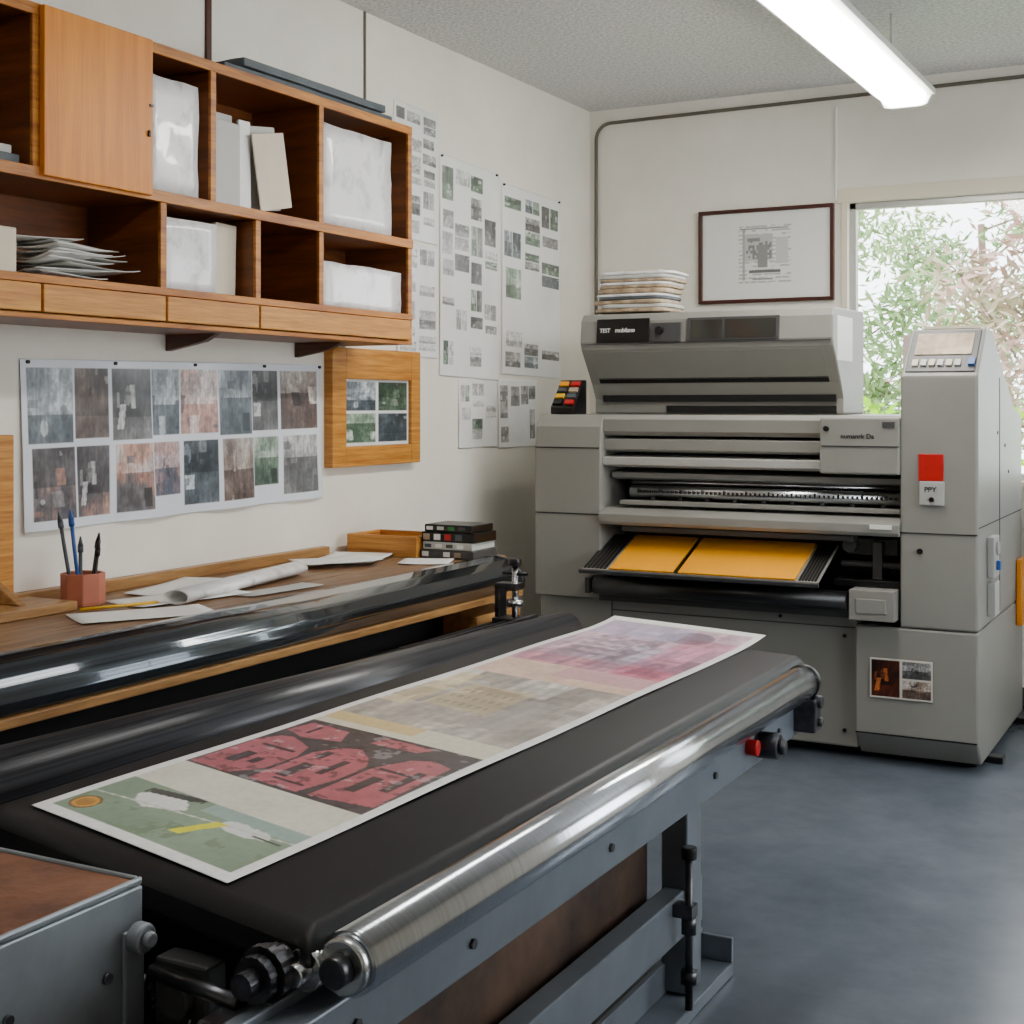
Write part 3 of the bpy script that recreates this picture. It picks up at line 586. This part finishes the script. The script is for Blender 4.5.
# ------------------------------------------------------------------ large print
PA0, PA1 = 1.352, 1.925
y0p = lambda a: 1.636 + .27 * (a - 1.358)
def sd_poly(x, y, pts):
    ins = np.zeros(len(x), bool); j = len(pts) - 1
    for i in range(len(pts)):
        xi, yi = pts[i]; xj, yj = pts[j]
        c = ((yi > y) != (yj > y)) & (x < (xj - xi) * (y - yi) / (yj - yi + 1e-12) + xi); ins ^= c; j = i
    return ins
def print_paint(u, v):
    L = v * 2.47; c = np.tile(np.array((.95, .95, .94)), (len(u), 1))
    bu = (u > .045) & (u < .955)
    w = fbm(u * 6, L * 8, 1); n = fbm(u * 14, L * 20, 2); f = vnoise(u * 60, L * 100, 4)
    k = bu & (L > .03) & (L < 2.43); c[k] = np.array((.86, .84, .77))
    k = bu & (L > .03) & (L < .235); g = np.array((.51, .59, .50)) * (0.86 + .26 * w[:, None]); c[k] = g[k]
    s = k & (n > .60) & (L < .12); c[s] = (.45, .53, .42)
    s = k & (u > .5) & (L > .19); c[s] = (.58, .68, .64)
    s = k & (((u - .33) / .13) ** 2 + ((L - .175) / .04) ** 2 < .9 + 1.2 * (n - .5)); c[s] = (.90, .90, .88)
    s = k & (((u - .76) / .11) ** 2 + ((L - .175) / .026) ** 2 < .9 + 1.4 * (n - .5)); c[s] = (.88, .89, .87)
    s = k & (u > .20) & (u < .46) & (L > .19 + .1 * (u - .2)) & (L < .215 + .1 * (u - .2)) & (n > .45); c[s] = (.22, .24, .22)
    s = k & (u > .80) & (u < .93) & (L > .165) & (L < .172); c[s] = (.24, .26, .24)
    s = k & (np.abs(L - .13 - .06 * u) < .0025); c[s] = (.82, .82, .78)
    s = k & (np.abs(u - .60 - .9 * (L - .12) - .02 * (n - .5)) < .026) & (L > .085) & (L < .175) & (n > .3); c[s] = (.90, .88, .18)
    rr = ((u - .125) * .57) ** 2 + (L - .078) ** 2
    s = rr < .034 ** 2; c[s] = (.82, .60, .24); s = (rr < .034 ** 2) & (rr > .029 ** 2); c[s] = (.42, .32, .16); s = (rr < .02 ** 2) & (n > .5); c[s] = (.66, .46, .18)
    k = bu & (L > .235) & (L < .375); c[k] = (np.array((.86, .85, .78)) * (.96 + .08 * w[:, None]))[k]
    # rose and dark panel
    k = bu & (L > .375) & (L < .80); c[k] = (np.array((.23, .20, .215)) * (.8 + .5 * n[:, None]))[k]
    P = lambda pts: k & sd_poly(u + .006 * (n - .5), L + .01 * (n - .5), pts)
    R = (np.array((.68, .345, .39)) * (.86 + .26 * n[:, None]))
    for pts in ([(.055, .385), (.055, .60), (.10, .65), (.16, .66), (.30, .62), (.345, .56), (.345, .45), (.27, .385)], [(.375, .39), (.36, .60), (.42, .665), (.50, .685), (.60, .64), (.65, .60), (.655, .50), (.62, .39)],
                [(.675, .39), (.675, .60), (.74, .69), (.82, .72), (.92, .70), (.945, .42)], [(.06, .69), (.08, .775), (.30, .77), (.36, .70), (.2, .67)], [(.47, .735), (.49, .785), (.74, .785), (.70, .74)]):
        s = P(pts); c[s] = R[s]
    for (u0, u1, l0, l1) in ((.14, .20, .44, .52), (.23, .27, .46, .50), (.42, .48, .44, .54), (.53, .57, .50, .60), (.74, .79, .46, .56), (.85, .89, .50, .64), (.12, .3, .57, .585), (.44, .6, .42, .43), (.7, .9, .60, .612), (.15, .17, .70, .76), (.40, .44, .58, .63)):
        s = k & (u > u0) & (u < u1) & (L > l0) & (L < l1); c[s] = (.24, .18, .20)
    s = k & (fbm(u * 22, L * 50, 5) > .66); c[s] = c[s] * .7
    s = k & (fbm(u * 18, L * 40, 2) > .70); c[s] = c[s] * .6 + .34
    k = bu & (L > .80) & (L < .90); c[k] = (np.array((.87, .84, .75)) * (.96 + .08 * w[:, None]))[k]
    s = k & (u < .55) & (L > .835); c[s] = (.85, .75, .52)
    def photo(l0, l1, pal, sd, wash, wc, nr=26):
        k = bu & (L > l0) & (L < l1); uu = u[k]; vv = (L[k] - l0) / (l1 - l0)
        q = patch(uu, vv, pal, sd, nr=nr, det=.25) * (1 - wash) + wash * np.array(wc); c[k] = q; return k
    k = photo(.90, 1.50, [(.42, .39, .36), (.60, .56, .52), (.76, .73, .68), (.90, .88, .85)], 11, .28, (.84, .82, .78), nr=40)
    for (u0, u1, l0, l1, col) in ((.24, .60, 1.10, 1.36, (.80, .70, .50)), (.30, .54, 1.30, 1.34, (.56, .47, .36)), (.64, .80, 1.0, 1.3, (.64, .62, .60)), (.06, .20, 1.05, 1.45, (.84, .74, .50))):
        s = k & (u > u0) & (u < u1) & (L > l0) & (L < l1); c[s] = c[s] * .5 + np.array(col) * .5
    for i in range(7):
        for j in range(3):
            s = k & (np.abs(u - .28 - .045 * i) < .010) & (np.abs(L - 1.15 - .065 * j) < .014); c[s] = c[s] * .6 + np.array((.40, .37, .34)) * .4
    k = bu & (L > 1.50) & (L < 1.70); c[k] = (np.array((.88, .75, .67)) * (.92 + .16 * n[:, None]))[k]
    s = k & (u > .45) & (L > 1.57); c[s] = (.84, .65, .66)
    k = photo(1.70, 2.42, [(.42, .37, .43), (.66, .50, .56), (.80, .66, .71), (.80, .79, .87)], 8, .25, (.82, .72, .77), nr=40)
    s = k & (u > .66) & (L < 2.3); c[s] = c[s] * np.array((1.03, .84, .90))
    s = k & (L > 1.70) & (L < 1.82); c[s] = c[s] * np.array((1.04, .87, .89))
    s = k & (L > 2.22) & (u < .6); c[s] = c[s] * .5 + np.array((.72, .71, .84)) * .5
    for i in range(5):
        for j in range(4):
            s = k & (np.abs(L - 1.90 - .07 * i) < .018) & (np.abs(u - .20 - .10 * j) < .026); c[s] = c[s] * .65 + np.array((.40, .36, .43)) * .35
    return c * (.97 + .06 * f[:, None])
P0 = (-PA1, y0p(PA1), .7835)
sheet('large_format_print', P0, (PA1 - PA0, -(y0p(PA1) - y0p(PA0)), 0), (.048, 2.47, 0), 190, 760, print_paint, M['ink'],
      disp=lambda u, v: .012 * np.clip((v - .9) / .1, 0, 1) ** 2 + .0012 * (1 + np.sin(v * 18 + u * 3)), thick=.001,
      label='long white-bordered sheet with printed pictures lying on the belt', cat='print')

# ------------------------------------------------------------------ near grey box
gb = thing('control_box', (-1.7, 1.05, 0), 'light grey steel box with worn brown top beside the belt', 'machine box')
BX0, BX1, BY0, BY1, BT = -1.96, -1.444, .55, 1.555, .80
MB().box(BX0, BX1, BY0, BY1, .30, BT - .008).box(BX1 - .008, BX1, BY0, BY1, BT - .008, BT + .004).box(BX0, BX1 - .008, BY1 - .008, BY1, BT - .008, BT + .004).obj('housing', M['gray_box'], parent=gb, bevel=.004)
box('top_plate', (BX0 + .002, BX1 - .012, BY0, BY1 - .012, BT - .008, BT), M['rust'], parent=gb)
MB().box(BX1, BX1 + .008, BY1 - .045, BY1 - .005, .50, .735).obj('corner_plate', M['gray_box'], parent=gb, bevel=.003)
MB().cyl((BX1 + .008, 1.53, .725), (BX1 + .03, 1.53, .725), .022, 20).cyl((BX1 + .03, 1.53, .725), (BX1 + .042, 1.53, .725), .012, 14).obj('knob', M['gray_box'], parent=gb, bevel=.004)
for (y, z) in ((1.30, .69), (1.45, .60), (1.33, .52), (1.48, .68)): MB().cyl((BX1, y, z), (BX1 + .006, y, z), .008, 12).obj('screw', M['steel_d'], parent=gb)
for x in (BX0 + .04, BX1 - .04):
    for y in (BY0 + .05, BY1 - .05): box('leg', (x - .03, x + .03, y - .03, y + .03, 0, .30), M['gray_d'], parent=gb)

# ------------------------------------------------------------------ printing press
pp = thing('printing_press', (-1.97, 6.4, 0), 'large grey industrial printing press with yellow sheets in its tray', 'printing press')
XA, XB_, XC, XD = -2.967, -2.632, -1.461, -.966
XT = -1.275; XU = -1.61
MB().box(XA, XC - .003, 5.87, 6.95, .05, .605).obj('base_cabinet', M['gray'], parent=pp, bevel=.008)
mb = MB().box(-2.60, XC - .01, 5.866, 5.872, .555, .560).box(-2.60, -2.596, 5.866, 5.872, .08, .60)
mb.obj('panel_seam', M['gray_d'], parent=pp)
for (x, z) in ((-1.52, .52), (-1.52, .12), (-2.5, .52), (-1.8, .585)): MB().cyl((x, 5.862, z), (x, 5.871, z), .008, 10).obj('panel_screw', M['black'], parent=pp)
MB().prism('x', [(5.81, .578), (5.81, .13), (5.90, .03), (7.05, .03), (7.05, .578)], XC, XD).obj('side_cabinet', M['gray'], parent=pp, bevel=.008)
MB().box(XC + .002, XD - .004, 5.807, 5.812, .130, .136).obj('panel_seam', M['blackin'], parent=pp)
MB().box(XA + .06, XD - .06, 5.98, 6.98, .0, .05).obj('plinth', M['black'], parent=pp)
for x in (-1.30, -1.02, -2.85): MB().cyl((x - .02, 5.98, .035), (x + .02, 5.98, .035), .035, 16).obj('caster', M['black'], parent=pp)
for (x, y) in ((-1.0, 6.9), (-1.0, 6.1)): MB().box(x - .02, x + .09, y - .03, y + .03, .0, .03).obj('levelling_foot', M['black'], parent=pp, bevel=.004)
tp = [(5.81, .582), (5.81, 1.62), (6.02, 1.82), (6.16, 1.82), (6.75, 1.50), (7.02, 1.45), (7.02, .582)]
tw = MB().prism('x', tp, XT, XD).obj('control_tower', M['gray'], parent=pp, bevel=.010)
def slope(base, dr, s0, s1, t0, t1):
    b = Vector(base); dd = Vector(dr).normalized(); nn = Vector((-dd.y, dd.x))
    return [tuple(b + dd * s + nn * t) for s, t in ((s0, t0), (s1, t0), (s1, t1), (s0, t1))]
S = ((5.81, 1.62), (.21, .20))
pan = MB().prism('x', slope(*S, .02, .275, 0, .006), XT + .015, XD - .015).obj('control_panel', M['gray_d'], parent=tw, bevel=.003)
MB().prism('x', slope(*S, .12, .25, .006, .010), XT + .04, XD - .04).obj('display_screen', M['kraft'], parent=pan)
for i in range(6): MB().prism('x', slope(*S, .05, .085, .006, .014), XT + .04 + i * .034, XT + .064 + i * .034).obj('button', M['gray_l'] if i % 2 else M['cream'], parent=pan)
MB().prism('x', slope(*S, .05, .09, .006, .018), XD - .045, XD - .02).obj('key_switch', M['blue'], parent=pan)
box('notebook', (XT + .05, XD - .03, 6.03, 6.15, 1.822, 1.834), M['cream'], label='cream notebook lying on top of the press console', cat='notebook')
MB().box(XT + .075, XT + .175, 5.802, 5.811, 1.19, 1.30).obj('warning_label', M['red'], parent=tw, bevel=.002)
pk = MB().box(XT + .08, XT + .18, 5.795, 5.811, 1.09, 1.188).obj('switch_plate', M['gray_l'], parent=tw, bevel=.004)
text('lettering', 'PPY', .030, (XT + .10, 5.794, 1.145), (math.pi / 2, 0, 0), M['text_k'], pk)
MB().cyl((XT + .13, 5.786, 1.115), (XT + .13, 5.796, 1.115), .01, 12).obj('button', M['black'], parent=pk)
box('door_seam', (XT + .001, XD - .002, 5.806, 5.811, .972, .976), M['blackin'], parent=tw)
box('door_seam', (XD - .001, XD + .002, 5.83, 7.0, 1.0, 1.004), M['blackin'], parent=tw)
box('door_seam', (XD - .001, XD + .002, 6.35, 6.355, .60, 1.62), M['blackin'], parent=tw)
MB().cyl((XT + .08, 5.802, .90), (XT + .08, 5.812, .90), .012, 12).obj('lock', M['black'], parent=tw)
MB().box(XD, XD + .03, 6.02, 6.16, .78, .95).cyl((XD + .03, 6.09, .90), (XD + .04, 6.09, .90), .03, 16).obj('side_latch', M['gray_l'], parent=tw, bevel=.004)
MB().box(XD, XD + .032, 6.03, 6.15, .62, .76).obj('side_latch', M['gray_l'], parent=tw, bevel=.004)
MB().box(XD + .03, XD + .045, 6.07, 6.11, .81, .85).obj('latch_tab', M['blue'], parent=tw, bevel=.003, label='blue latch tab')
box('side_bin', (XD + .002, XD + .03, 6.82, 6.98, .47, .78), M['wood_door'], parent=tw, bevel=.006, label='orange side bin')
for (y, z) in ((6.3, 1.38), (6.5, 1.32), (6.6, 1.2), (6.3, .9)): MB().cyl((XD, y, z), (XD + .004, y, z), .008, 10).obj('screw', M['steel_d'], parent=tw)
sheet('photo_sticker', (-1.398, 5.804, .285), (.255, 0, 0), (0, 0, .165), 100, 60,
      rects_paint((.80, .78, .74), [(.03, .05, .48, .95, [(.08, .05, .04), (.34, .15, .08), (.12, .07, .06), (.78, .42, .18)], 4), (.52, .53, .97, .95, GR, 6), (.52, .05, .97, .48, BR, 9)]), M['ink'], parent=pp)
lc = MB().prism('x', [(5.81, .612), (5.81, 1.30), (5.825, 1.40), (5.86, 1.455), (6.95, 1.455), (6.95, .612)], XA, XB_).obj('side_column', M['gray'], parent=pp, bevel=.006)
box('panel_seam', (XA + .004, XB_ - .004, 5.806, 5.811, .995, 1.0), M['blackin'], parent=lc)
box('panel_seam', (XA + .004, XB_ - .004, 5.807, 5.812, 1.30, 1.305), M['blackin'], parent=lc)
MB().box(XB_, XT, 6.10, 6.95, .612, 1.36).obj('inner_frame', M['blackin'], parent=pp)
MB().prism('x', [(5.86, 1.36), (5.845, 1.38), (5.845, 1.435), (5.87, 1.455), (6.95, 1.455), (6.95, 1.36)], XB_, XT).obj('top_deck', M['gray'], parent=pp, bevel=.004)
rb = MB().box(XU, XT, 5.80, 6.2, 1.21, 1.448).obj('right_cover', M['gray'], parent=pp, bevel=.008)
box('panel_seam', (XU + .01, XT - .002, 5.796, 5.801, 1.325, 1.329), M['blackin'], parent=rb)
text('lettering', 'numanrk Da', .028, (XU + .09, 5.798, 1.36), (math.pi / 2, 0, 0), M['text_k'], rb)
MB().cyl((XU + .03, 5.79, 1.40), (XU + .03, 5.80, 1.40), .012, 14).obj('indicator', M['black'], parent=rb)
MB().box(XT - .07, XT - .02, 5.795, 5.80, 1.405, 1.43).obj('indicator', M['gray_d'], parent=rb)
MB().prism('x', [(5.88, 1.285), (5.85, 1.295), (5.85, 1.345), (5.98, 1.352), (6.10, 1.352), (6.10, 1.285)], XB_, XU).obj('cover_bar', M['gray'], parent=pp, bevel=.004)
MB().prism('x', [(5.88, 1.215), (5.84, 1.225), (5.84, 1.262), (6.02, 1.275), (6.10, 1.275), (6.10, 1.215)], XB_, XU).obj('cover_bar', M['gray_l'], parent=pp, bevel=.004)
MB().prism('x', [(5.94, 1.155), (5.90, 1.165), (5.90, 1.190), (6.10, 1.20), (6.10, 1.155)], XB_ + .02, XT).obj('cover_bar', M['gray'], parent=pp, bevel=.003)
MB().cyl((XB_ + .12, 5.90, 1.105), (XT - .01, 5.90, 1.105), .028, 24).obj('ruler_roller', M['steel'], parent=pp)
mb = MB()
for i in range(58): mb.box(XB_ + .16 + i * .0205, XB_ + .166 + i * .0205, 5.868, 5.874, 1.10, 1.113 + (.006 if i % 5 == 0 else 0))
mb.obj('ruler_mark', M['text_k'], parent=pp, kind='stuff')
MB().cyl((XB_ + .10, 5.95, 1.145), (XT - .01, 5.95, 1.145), .010, 12).obj('guide_rod', M['steel'], parent=pp)
for i in range(9): MB().box(XB_ + .22 + i * .13, XB_ + .24 + i * .13, 5.885, 5.96, 1.065, 1.085).obj('gripper', M['steel_d'], parent=pp, bevel=.002)
MB().box(XB_ + .08, XT - .01, 5.85, 5.90, 1.045, 1.065).obj('guide_bar', M['gray'], parent=pp, bevel=.003)
MB().prism('x', [(5.80, .955), (5.79, .97), (5.79, 1.005), (5.86, 1.03), (6.10, 1.03), (6.10, .955)], XB_, XT).obj('front_beam', M['gray'], parent=pp, bevel=.004)
MB().box(XB_ + .10, XT - .20, 5.83, 5.92, .925, .95).obj('guide_bar', M['gray_d'], parent=pp, bevel=.003)
box('badge', (XT - .12, XT - .03, 5.785, 5.79, .985, 1.003), M['text_w'], parent=pp)
mb = MB().box(XU + .08, XT - .04, 5.95, 6.0, .86, .93).cyl((XU + .06, 5.93, .82), (XT - .02, 5.93, .82), .015, 12).cyl((XU + .1, 5.95, .90), (XU + .1, 5.90, .90), .03, 16).box(XU + .2, XU + .24, 5.9, 6.05, .76, .92)
mb.obj('feed_mechanism', M['gray_d'], parent=pp, bevel=.003)
MB().box(XU + .05, XT, 5.84, 6.1, .735, .765).obj('feed_shelf', M['black'], parent=pp, bevel=.004)
MB().box(-1.47, XT - .01, 5.74, 5.95, .61, .735).box(-1.44, XT - .04, 5.735, 5.74, .64, .70).obj('drive_box', M['gray'], parent=pp, bevel=.006)
tr = MB().prism('x', slope((5.65, .755), (.33, .125), 0, .36, 0, .012), -2.65, -1.575).obj('paper_tray', M['gray'], parent=pp, bevel=.003)
for a, b in ((-2.645, -2.53), (-1.66, -1.58)):
    for i in range(6): MB().prism('x', slope((5.65, .755), (.33, .125), .01, .35, .012, .016), a + .002 + i * (b - a) / 6, a + .002 + (i + .72) * (b - a) / 6).obj('tray_guide', M['black'], parent=tr)
MB().prism('x', slope((5.65, .755), (.33, .125), .005, .35, .013, .020), -2.515, -2.215).obj('yellow_sheet', M['orange'], parent=tr)
MB().prism('x', slope((5.65, .755), (.33, .125), .005, .35, .013, .020), -2.190, -1.672).obj('yellow_sheet', M['orange'], parent=tr)
MB().prism('x', slope((5.65, .755), (.33, .125), .005, .35, .012, .0135), -2.22, -2.185).obj('tray_divider', M['black'], parent=tr)
MB().prism('x', slope((5.65, .755), (.33, .125), -.012, .003, -.006, .012), -2.66, -1.57).obj('tray_lip', M['gray_d'], parent=tr, bevel=.002)
MB().cyl((XB_ + .01, 5.74, .685), (-1.475, 5.74, .685), .042, 28).obj('rubber_roller', M['black'], parent=pp)
MB().box(XB_, -1.475, 5.80, 6.1, .607, .64).obj('roller_tray', M['gray_d'], parent=pp)
MB().box(XB_ - .025, XB_ - .005, 5.70, 5.82, .65, .72).obj('roller_mount', M['gray_d'], parent=pp)
HX0, HX1 = -2.854, -1.623
hp = [(6.10, 1.935), (6.075, 1.90), (6.065, 1.80), (6.075, 1.765), (6.20, 1.60), (6.24, 1.53), (6.24, 1.458), (6.62, 1.458), (6.62, 1.945)]
hd = MB().prism('x', hp, HX0, HX1).obj('hood', M['gray'], parent=pp, bevel=.008)
MB().box(HX0 + .05, HX1 - .03, 6.225, 6.241, 1.515, 1.548).obj('output_slot', M['blackin'], parent=hd)
MB().box(HX0 + .38, HX1 - .03, 6.232, 6.241, 1.463, 1.497).obj('output_slot', M['blackin'], parent=hd)
MB().prism('x', slope((6.075, 1.765), (.125, -.165), .012, .18, -.001, .004), HX0 + .05, HX1 - .05).obj('hood_flap', M['gray'], parent=hd, bevel=.002)
MB().prism('x', slope((6.075, 1.765), (.125, -.165), .170, .200, -.001, .003), HX0 + .05, HX1 - .05).obj('panel_seam', M['blackin'], parent=hd)
lp = MB().prism('x', slope((6.062, 1.795), (.010, .1), .0, .115, .0, .006), HX0 + .09, HX0 + .36).obj('name_plate', M['black'], parent=hd, bevel=.002)
text('lettering', 'TEST', .028, (HX0 + .11, 6.053, 1.845), (math.radians(84), 0, 0), M['text_w'], lp, .9)
text('lettering', 'mobilano', .030, (HX0 + .19, 6.053, 1.845), (math.radians(84), 0, 0), M['text_w'], lp, .9)
MB().prism('x', slope((6.062, 1.795), (.010, .1), .0, .09, .0, .012), HX0 + .37, HX0 + .52).obj('dial_plate', M['gray_d'], parent=hd, bevel=.003)
MB().cyl((HX0 + .42, 6.05, 1.85), (HX0 + .42, 6.03, 1.85), .02, 16).obj('dial', M['black'], parent=hd, bevel=.003)
MB().prism('x', slope((6.062, 1.795), (.010, .1), .0, .11, .0, .008), HX0 + .55, HX0 + .99).obj('display_bezel', M['gray_d'], parent=hd, bevel=.003)
for a, b in ((.57, .72), (.735, .975)): MB().prism('x', slope((6.054, 1.795), (.010, .1), .012, .098, .0, .004), HX0 + a, HX0 + b).obj('display_screen', M['glassdk'], parent=hd)
box('panel_seam', (HX0 + .01, HX1 - .01, 6.059, 6.066, 1.788, 1.792), M['gray_d'], parent=hd)
box('paper_notice', (HX1, HX1 + .002, 6.14, 6.40, 1.70, 1.90), M['white'], parent=hd, label='white paper notice stuck on the side')
st = thing('swatch_dispenser', (-2.87, 5.99, 1.456), 'small black dispenser with red and yellow swatches on the press', 'dispenser')
MB().prism('x', [(5.93, 1.456), (5.93, 1.49), (6.04, 1.62), (6.07, 1.62), (6.07, 1.456)], -2.945, -2.82).obj('holder', M['black'], parent=st, bevel=.004)
for i, (m_, m2) in enumerate((('black', 'red'), ('yellow', 'slate'), ('gray_d', 'kraft'), ('orange', 'red'))):
    MB().prism('x', slope((5.93, 1.492), (.11, .13), .012 + i * .038, .036 + i * .038, .0, .010), -2.935, -2.89).obj('swatch', M[m_], parent=st)
    MB().prism('x', slope((5.93, 1.492), (.11, .13), .012 + i * .038, .036 + i * .038, .0, .010), -2.875, -2.83).obj('swatch', M[m2], parent=st)
zz = 1.947; rr = random.Random(5)
for i in range(11):
    h = rr.choice((.014, .024, .019)); m_ = ['kraft', 'lgray', 'kraft', 'slate', 'wrap', 'kraft', 'kraft', 'wrap', 'kraft', 'lgray', 'wrap'][i]; dx = rr.uniform(-.02, .02)
    pr = []
    x0, x1, ya, yb_, rc = -2.82 + dx, -2.43 + dx * .6 - rr.uniform(0, .03), 6.15, 6.42 + dx, .06
    for (cx_, cy_, t0) in ((x1 - rc, yb_ - rc, 0), (x0 + rc, yb_ - rc, 1), (x0 + rc, ya + rc, 2), (x1 - rc, ya + rc, 3)):
        for q in range(7): t = (t0 + q / 6) * math.pi / 2; pr.append((cx_ + rc * math.cos(t), cy_ + rc * math.sin(t)))
    MB().prism('z', pr, zz, zz + h).obj('paper_pad', M[m_], bevel=.006, label='packet of wrapped paper in an uneven mixed stack on the press', cat='paper', group='paper packets on the press', rot=dx * 2.5, seg=3)
    zz += h + .001
MB().box(-2.795, -2.60, 6.455, 6.58, 1.947, 2.18).obj('card_box', M['cream'], bevel=.004, label='pale card box behind the paper stack', cat='box')
mb = MB(); mb.T = Matrix.Translation((-1.56, YB + .005, WZ0 + .001)) @ Matrix.Rotation(-.02, 4, 'X')
mb.box(-.03, .12, -.03, -.012, 0, .74).obj('mounting_board', mat('pale_pink_board', (.84, .74, .72), .6), bevel=.002, label='pale pinkish board standing on the window sill', cat='board')
sh = thing('shelf', (-.6, 7.15, .95), 'narrow shelf under the window', 'shelf')
box('board', (-.93, -.2, 6.98, YB - .05, .90, .93), M['wood_bench'], parent=sh, bevel=.003)
for x in (-.85, -.35): MB().prism('x', [(YB - .013, .90), (7.02, .90), (YB - .013, .66)], x, x + .025).obj('bracket', M['gray_d'], parent=sh)
MB().box(-.90, -.5, 7.02, 7.24, .931, 1.06).box(-.87, -.53, 7.04, 7.2, 1.06, 1.08).obj('desk_printer', M['black'], bevel=.01, label='small black desk printer on the shelf', cat='printer')
# ------------------------------------------------------------------ outside
M['bark'] = mat('bark', (.50, .40, .36), .9, var=.2, vscale=12, bump=.4, bscale=30)
M['leaf'] = mat('leaf_green', (.42, .54, .34), .8, c2=(.60, .69, .48), vscale=1.2, spec=.1)
M['leafp'] = mat('leaf_pinkish', (.70, .54, .52), .8, c2=(.58, .66, .48), vscale=.8, spec=.1)
M['lawn'] = mat('gravel_lawn', (.56, .57, .50), .9, c2=(.64, .65, .56), vscale=3, bump=.3)
M['hedge'] = mat('hedge_green', (.46, .68, .04), .9, c2=(.62, .80, .12), vscale=3, spec=.1)
box('garden_ground', (-14, 10, YB + .3, 24, -.4, -.3), M['lawn'], label='pale garden ground outside the window', cat='ground', kind='stuff')
def tree(x, y, h, rad, mleaf, seed, n):
    r = random.Random(seed)
    e = thing('tree', (x, y, -.3), 'leafy garden tree in daylight outside the window', 'tree', group='garden trees')
    mb = MB(); top = Vector((x + r.uniform(-.3, .3), y, h * .6)); mb.cyl((x, y, -.29), top, .07, 10, r2=.04)
    cl_ = []
    for i in range(13):
        a = r.uniform(0, 6.28); z0 = r.uniform(.25, .95) * h * .65; p = Vector((x, y, -.3)).lerp(top, min(1, max(.1, z0 / top.z)))
        q = Vector((x + math.cos(a) * rad * r.uniform(.4, 1), y + math.sin(a) * rad * r.uniform(.4, 1), z0 + r.uniform(.2, 1.3)))
        mb.cyl(p, q, .014, 6, r2=.006); cl_.append(q); cl_.append(p.lerp(q, .6))
    mb.obj('trunk', M['bark'], parent=e)
    vs = []; fs = []
    for i in range(n):
        c = r.choice(cl_); o = Vector((r.gauss(0, .20), r.gauss(0, .20), r.gauss(0, .14))); p = c + o
        s = r.uniform(.04, .085); d1 = Vector((r.uniform(-1, 1), r.uniform(-1, 1), r.uniform(-.4, 1))).normalized(); d2 = d1.orthogonal().normalized()
        k = len(vs); vs += [p - d1 * s, p + d2 * s * .3, p + d1 * s, p - d2 * s * .3]; fs.append((k, k + 1, k + 2, k + 3))
    lv = MB(); lv.add(vs, fs); lv.obj('foliage', mleaf, parent=e, kind='stuff')
tree(-3.5, 12.5, 5.2, 1.2, M['leaf'], 1, 5000)
tree(-1.3, 10.8, 4.6, 1.0, M['leafp'], 2, 4200)
tree(.6, 13.5, 5.4, 1.3, M['leaf'], 3, 5000)
tree(-2.6, 16.8, 6.0, 1.5, M['leaf'], 4, 5000)
r = random.Random(9); vs = []; fs = []
for i in range(7000):
    p = Vector((r.uniform(-6, 3), 9.3 + r.gauss(0, .16), r.uniform(-.2, 1.50) + r.gauss(0, .02))); s = r.uniform(.03, .06)
    d1 = Vector((r.uniform(-1, 1), r.uniform(-1, 1), r.uniform(-1, 1))).normalized(); d2 = d1.orthogonal().normalized(); k = len(vs)
    vs += [p - d1 * s, p + d2 * s * .6, p + d1 * s, p - d2 * s * .6]; fs.append((k, k + 1, k + 2, k + 3))
MB().add(vs, fs).obj('hedge', M['hedge'], label='bright green hedge outside the window', cat='hedge', kind='stuff')
# ------------------------------------------------------------------ world
w = bpy.data.worlds.new('World'); bpy.context.scene.world = w; w.use_nodes = True
bg = w.node_tree.nodes['Background']; bg.inputs[0].default_value = (.90, .95, 1.0, 1); bg.inputs[1].default_value = 8.0
# ------------------------------------------------------------------ camera
cd = bpy.data.cameras.new('camera'); co = bpy.data.objects.new('camera', cd); COL.objects.link(co)
cd.sensor_width = 36; cd.lens = 1388 / 1024 * 36; cd.shift_y = -(512 - 405) / 1024; cd.clip_start = .05
co.location = (0, 0, 1.5); co.rotation_euler = (math.pi / 2, 0, math.radians(28))
bpy.context.scene.camera = co
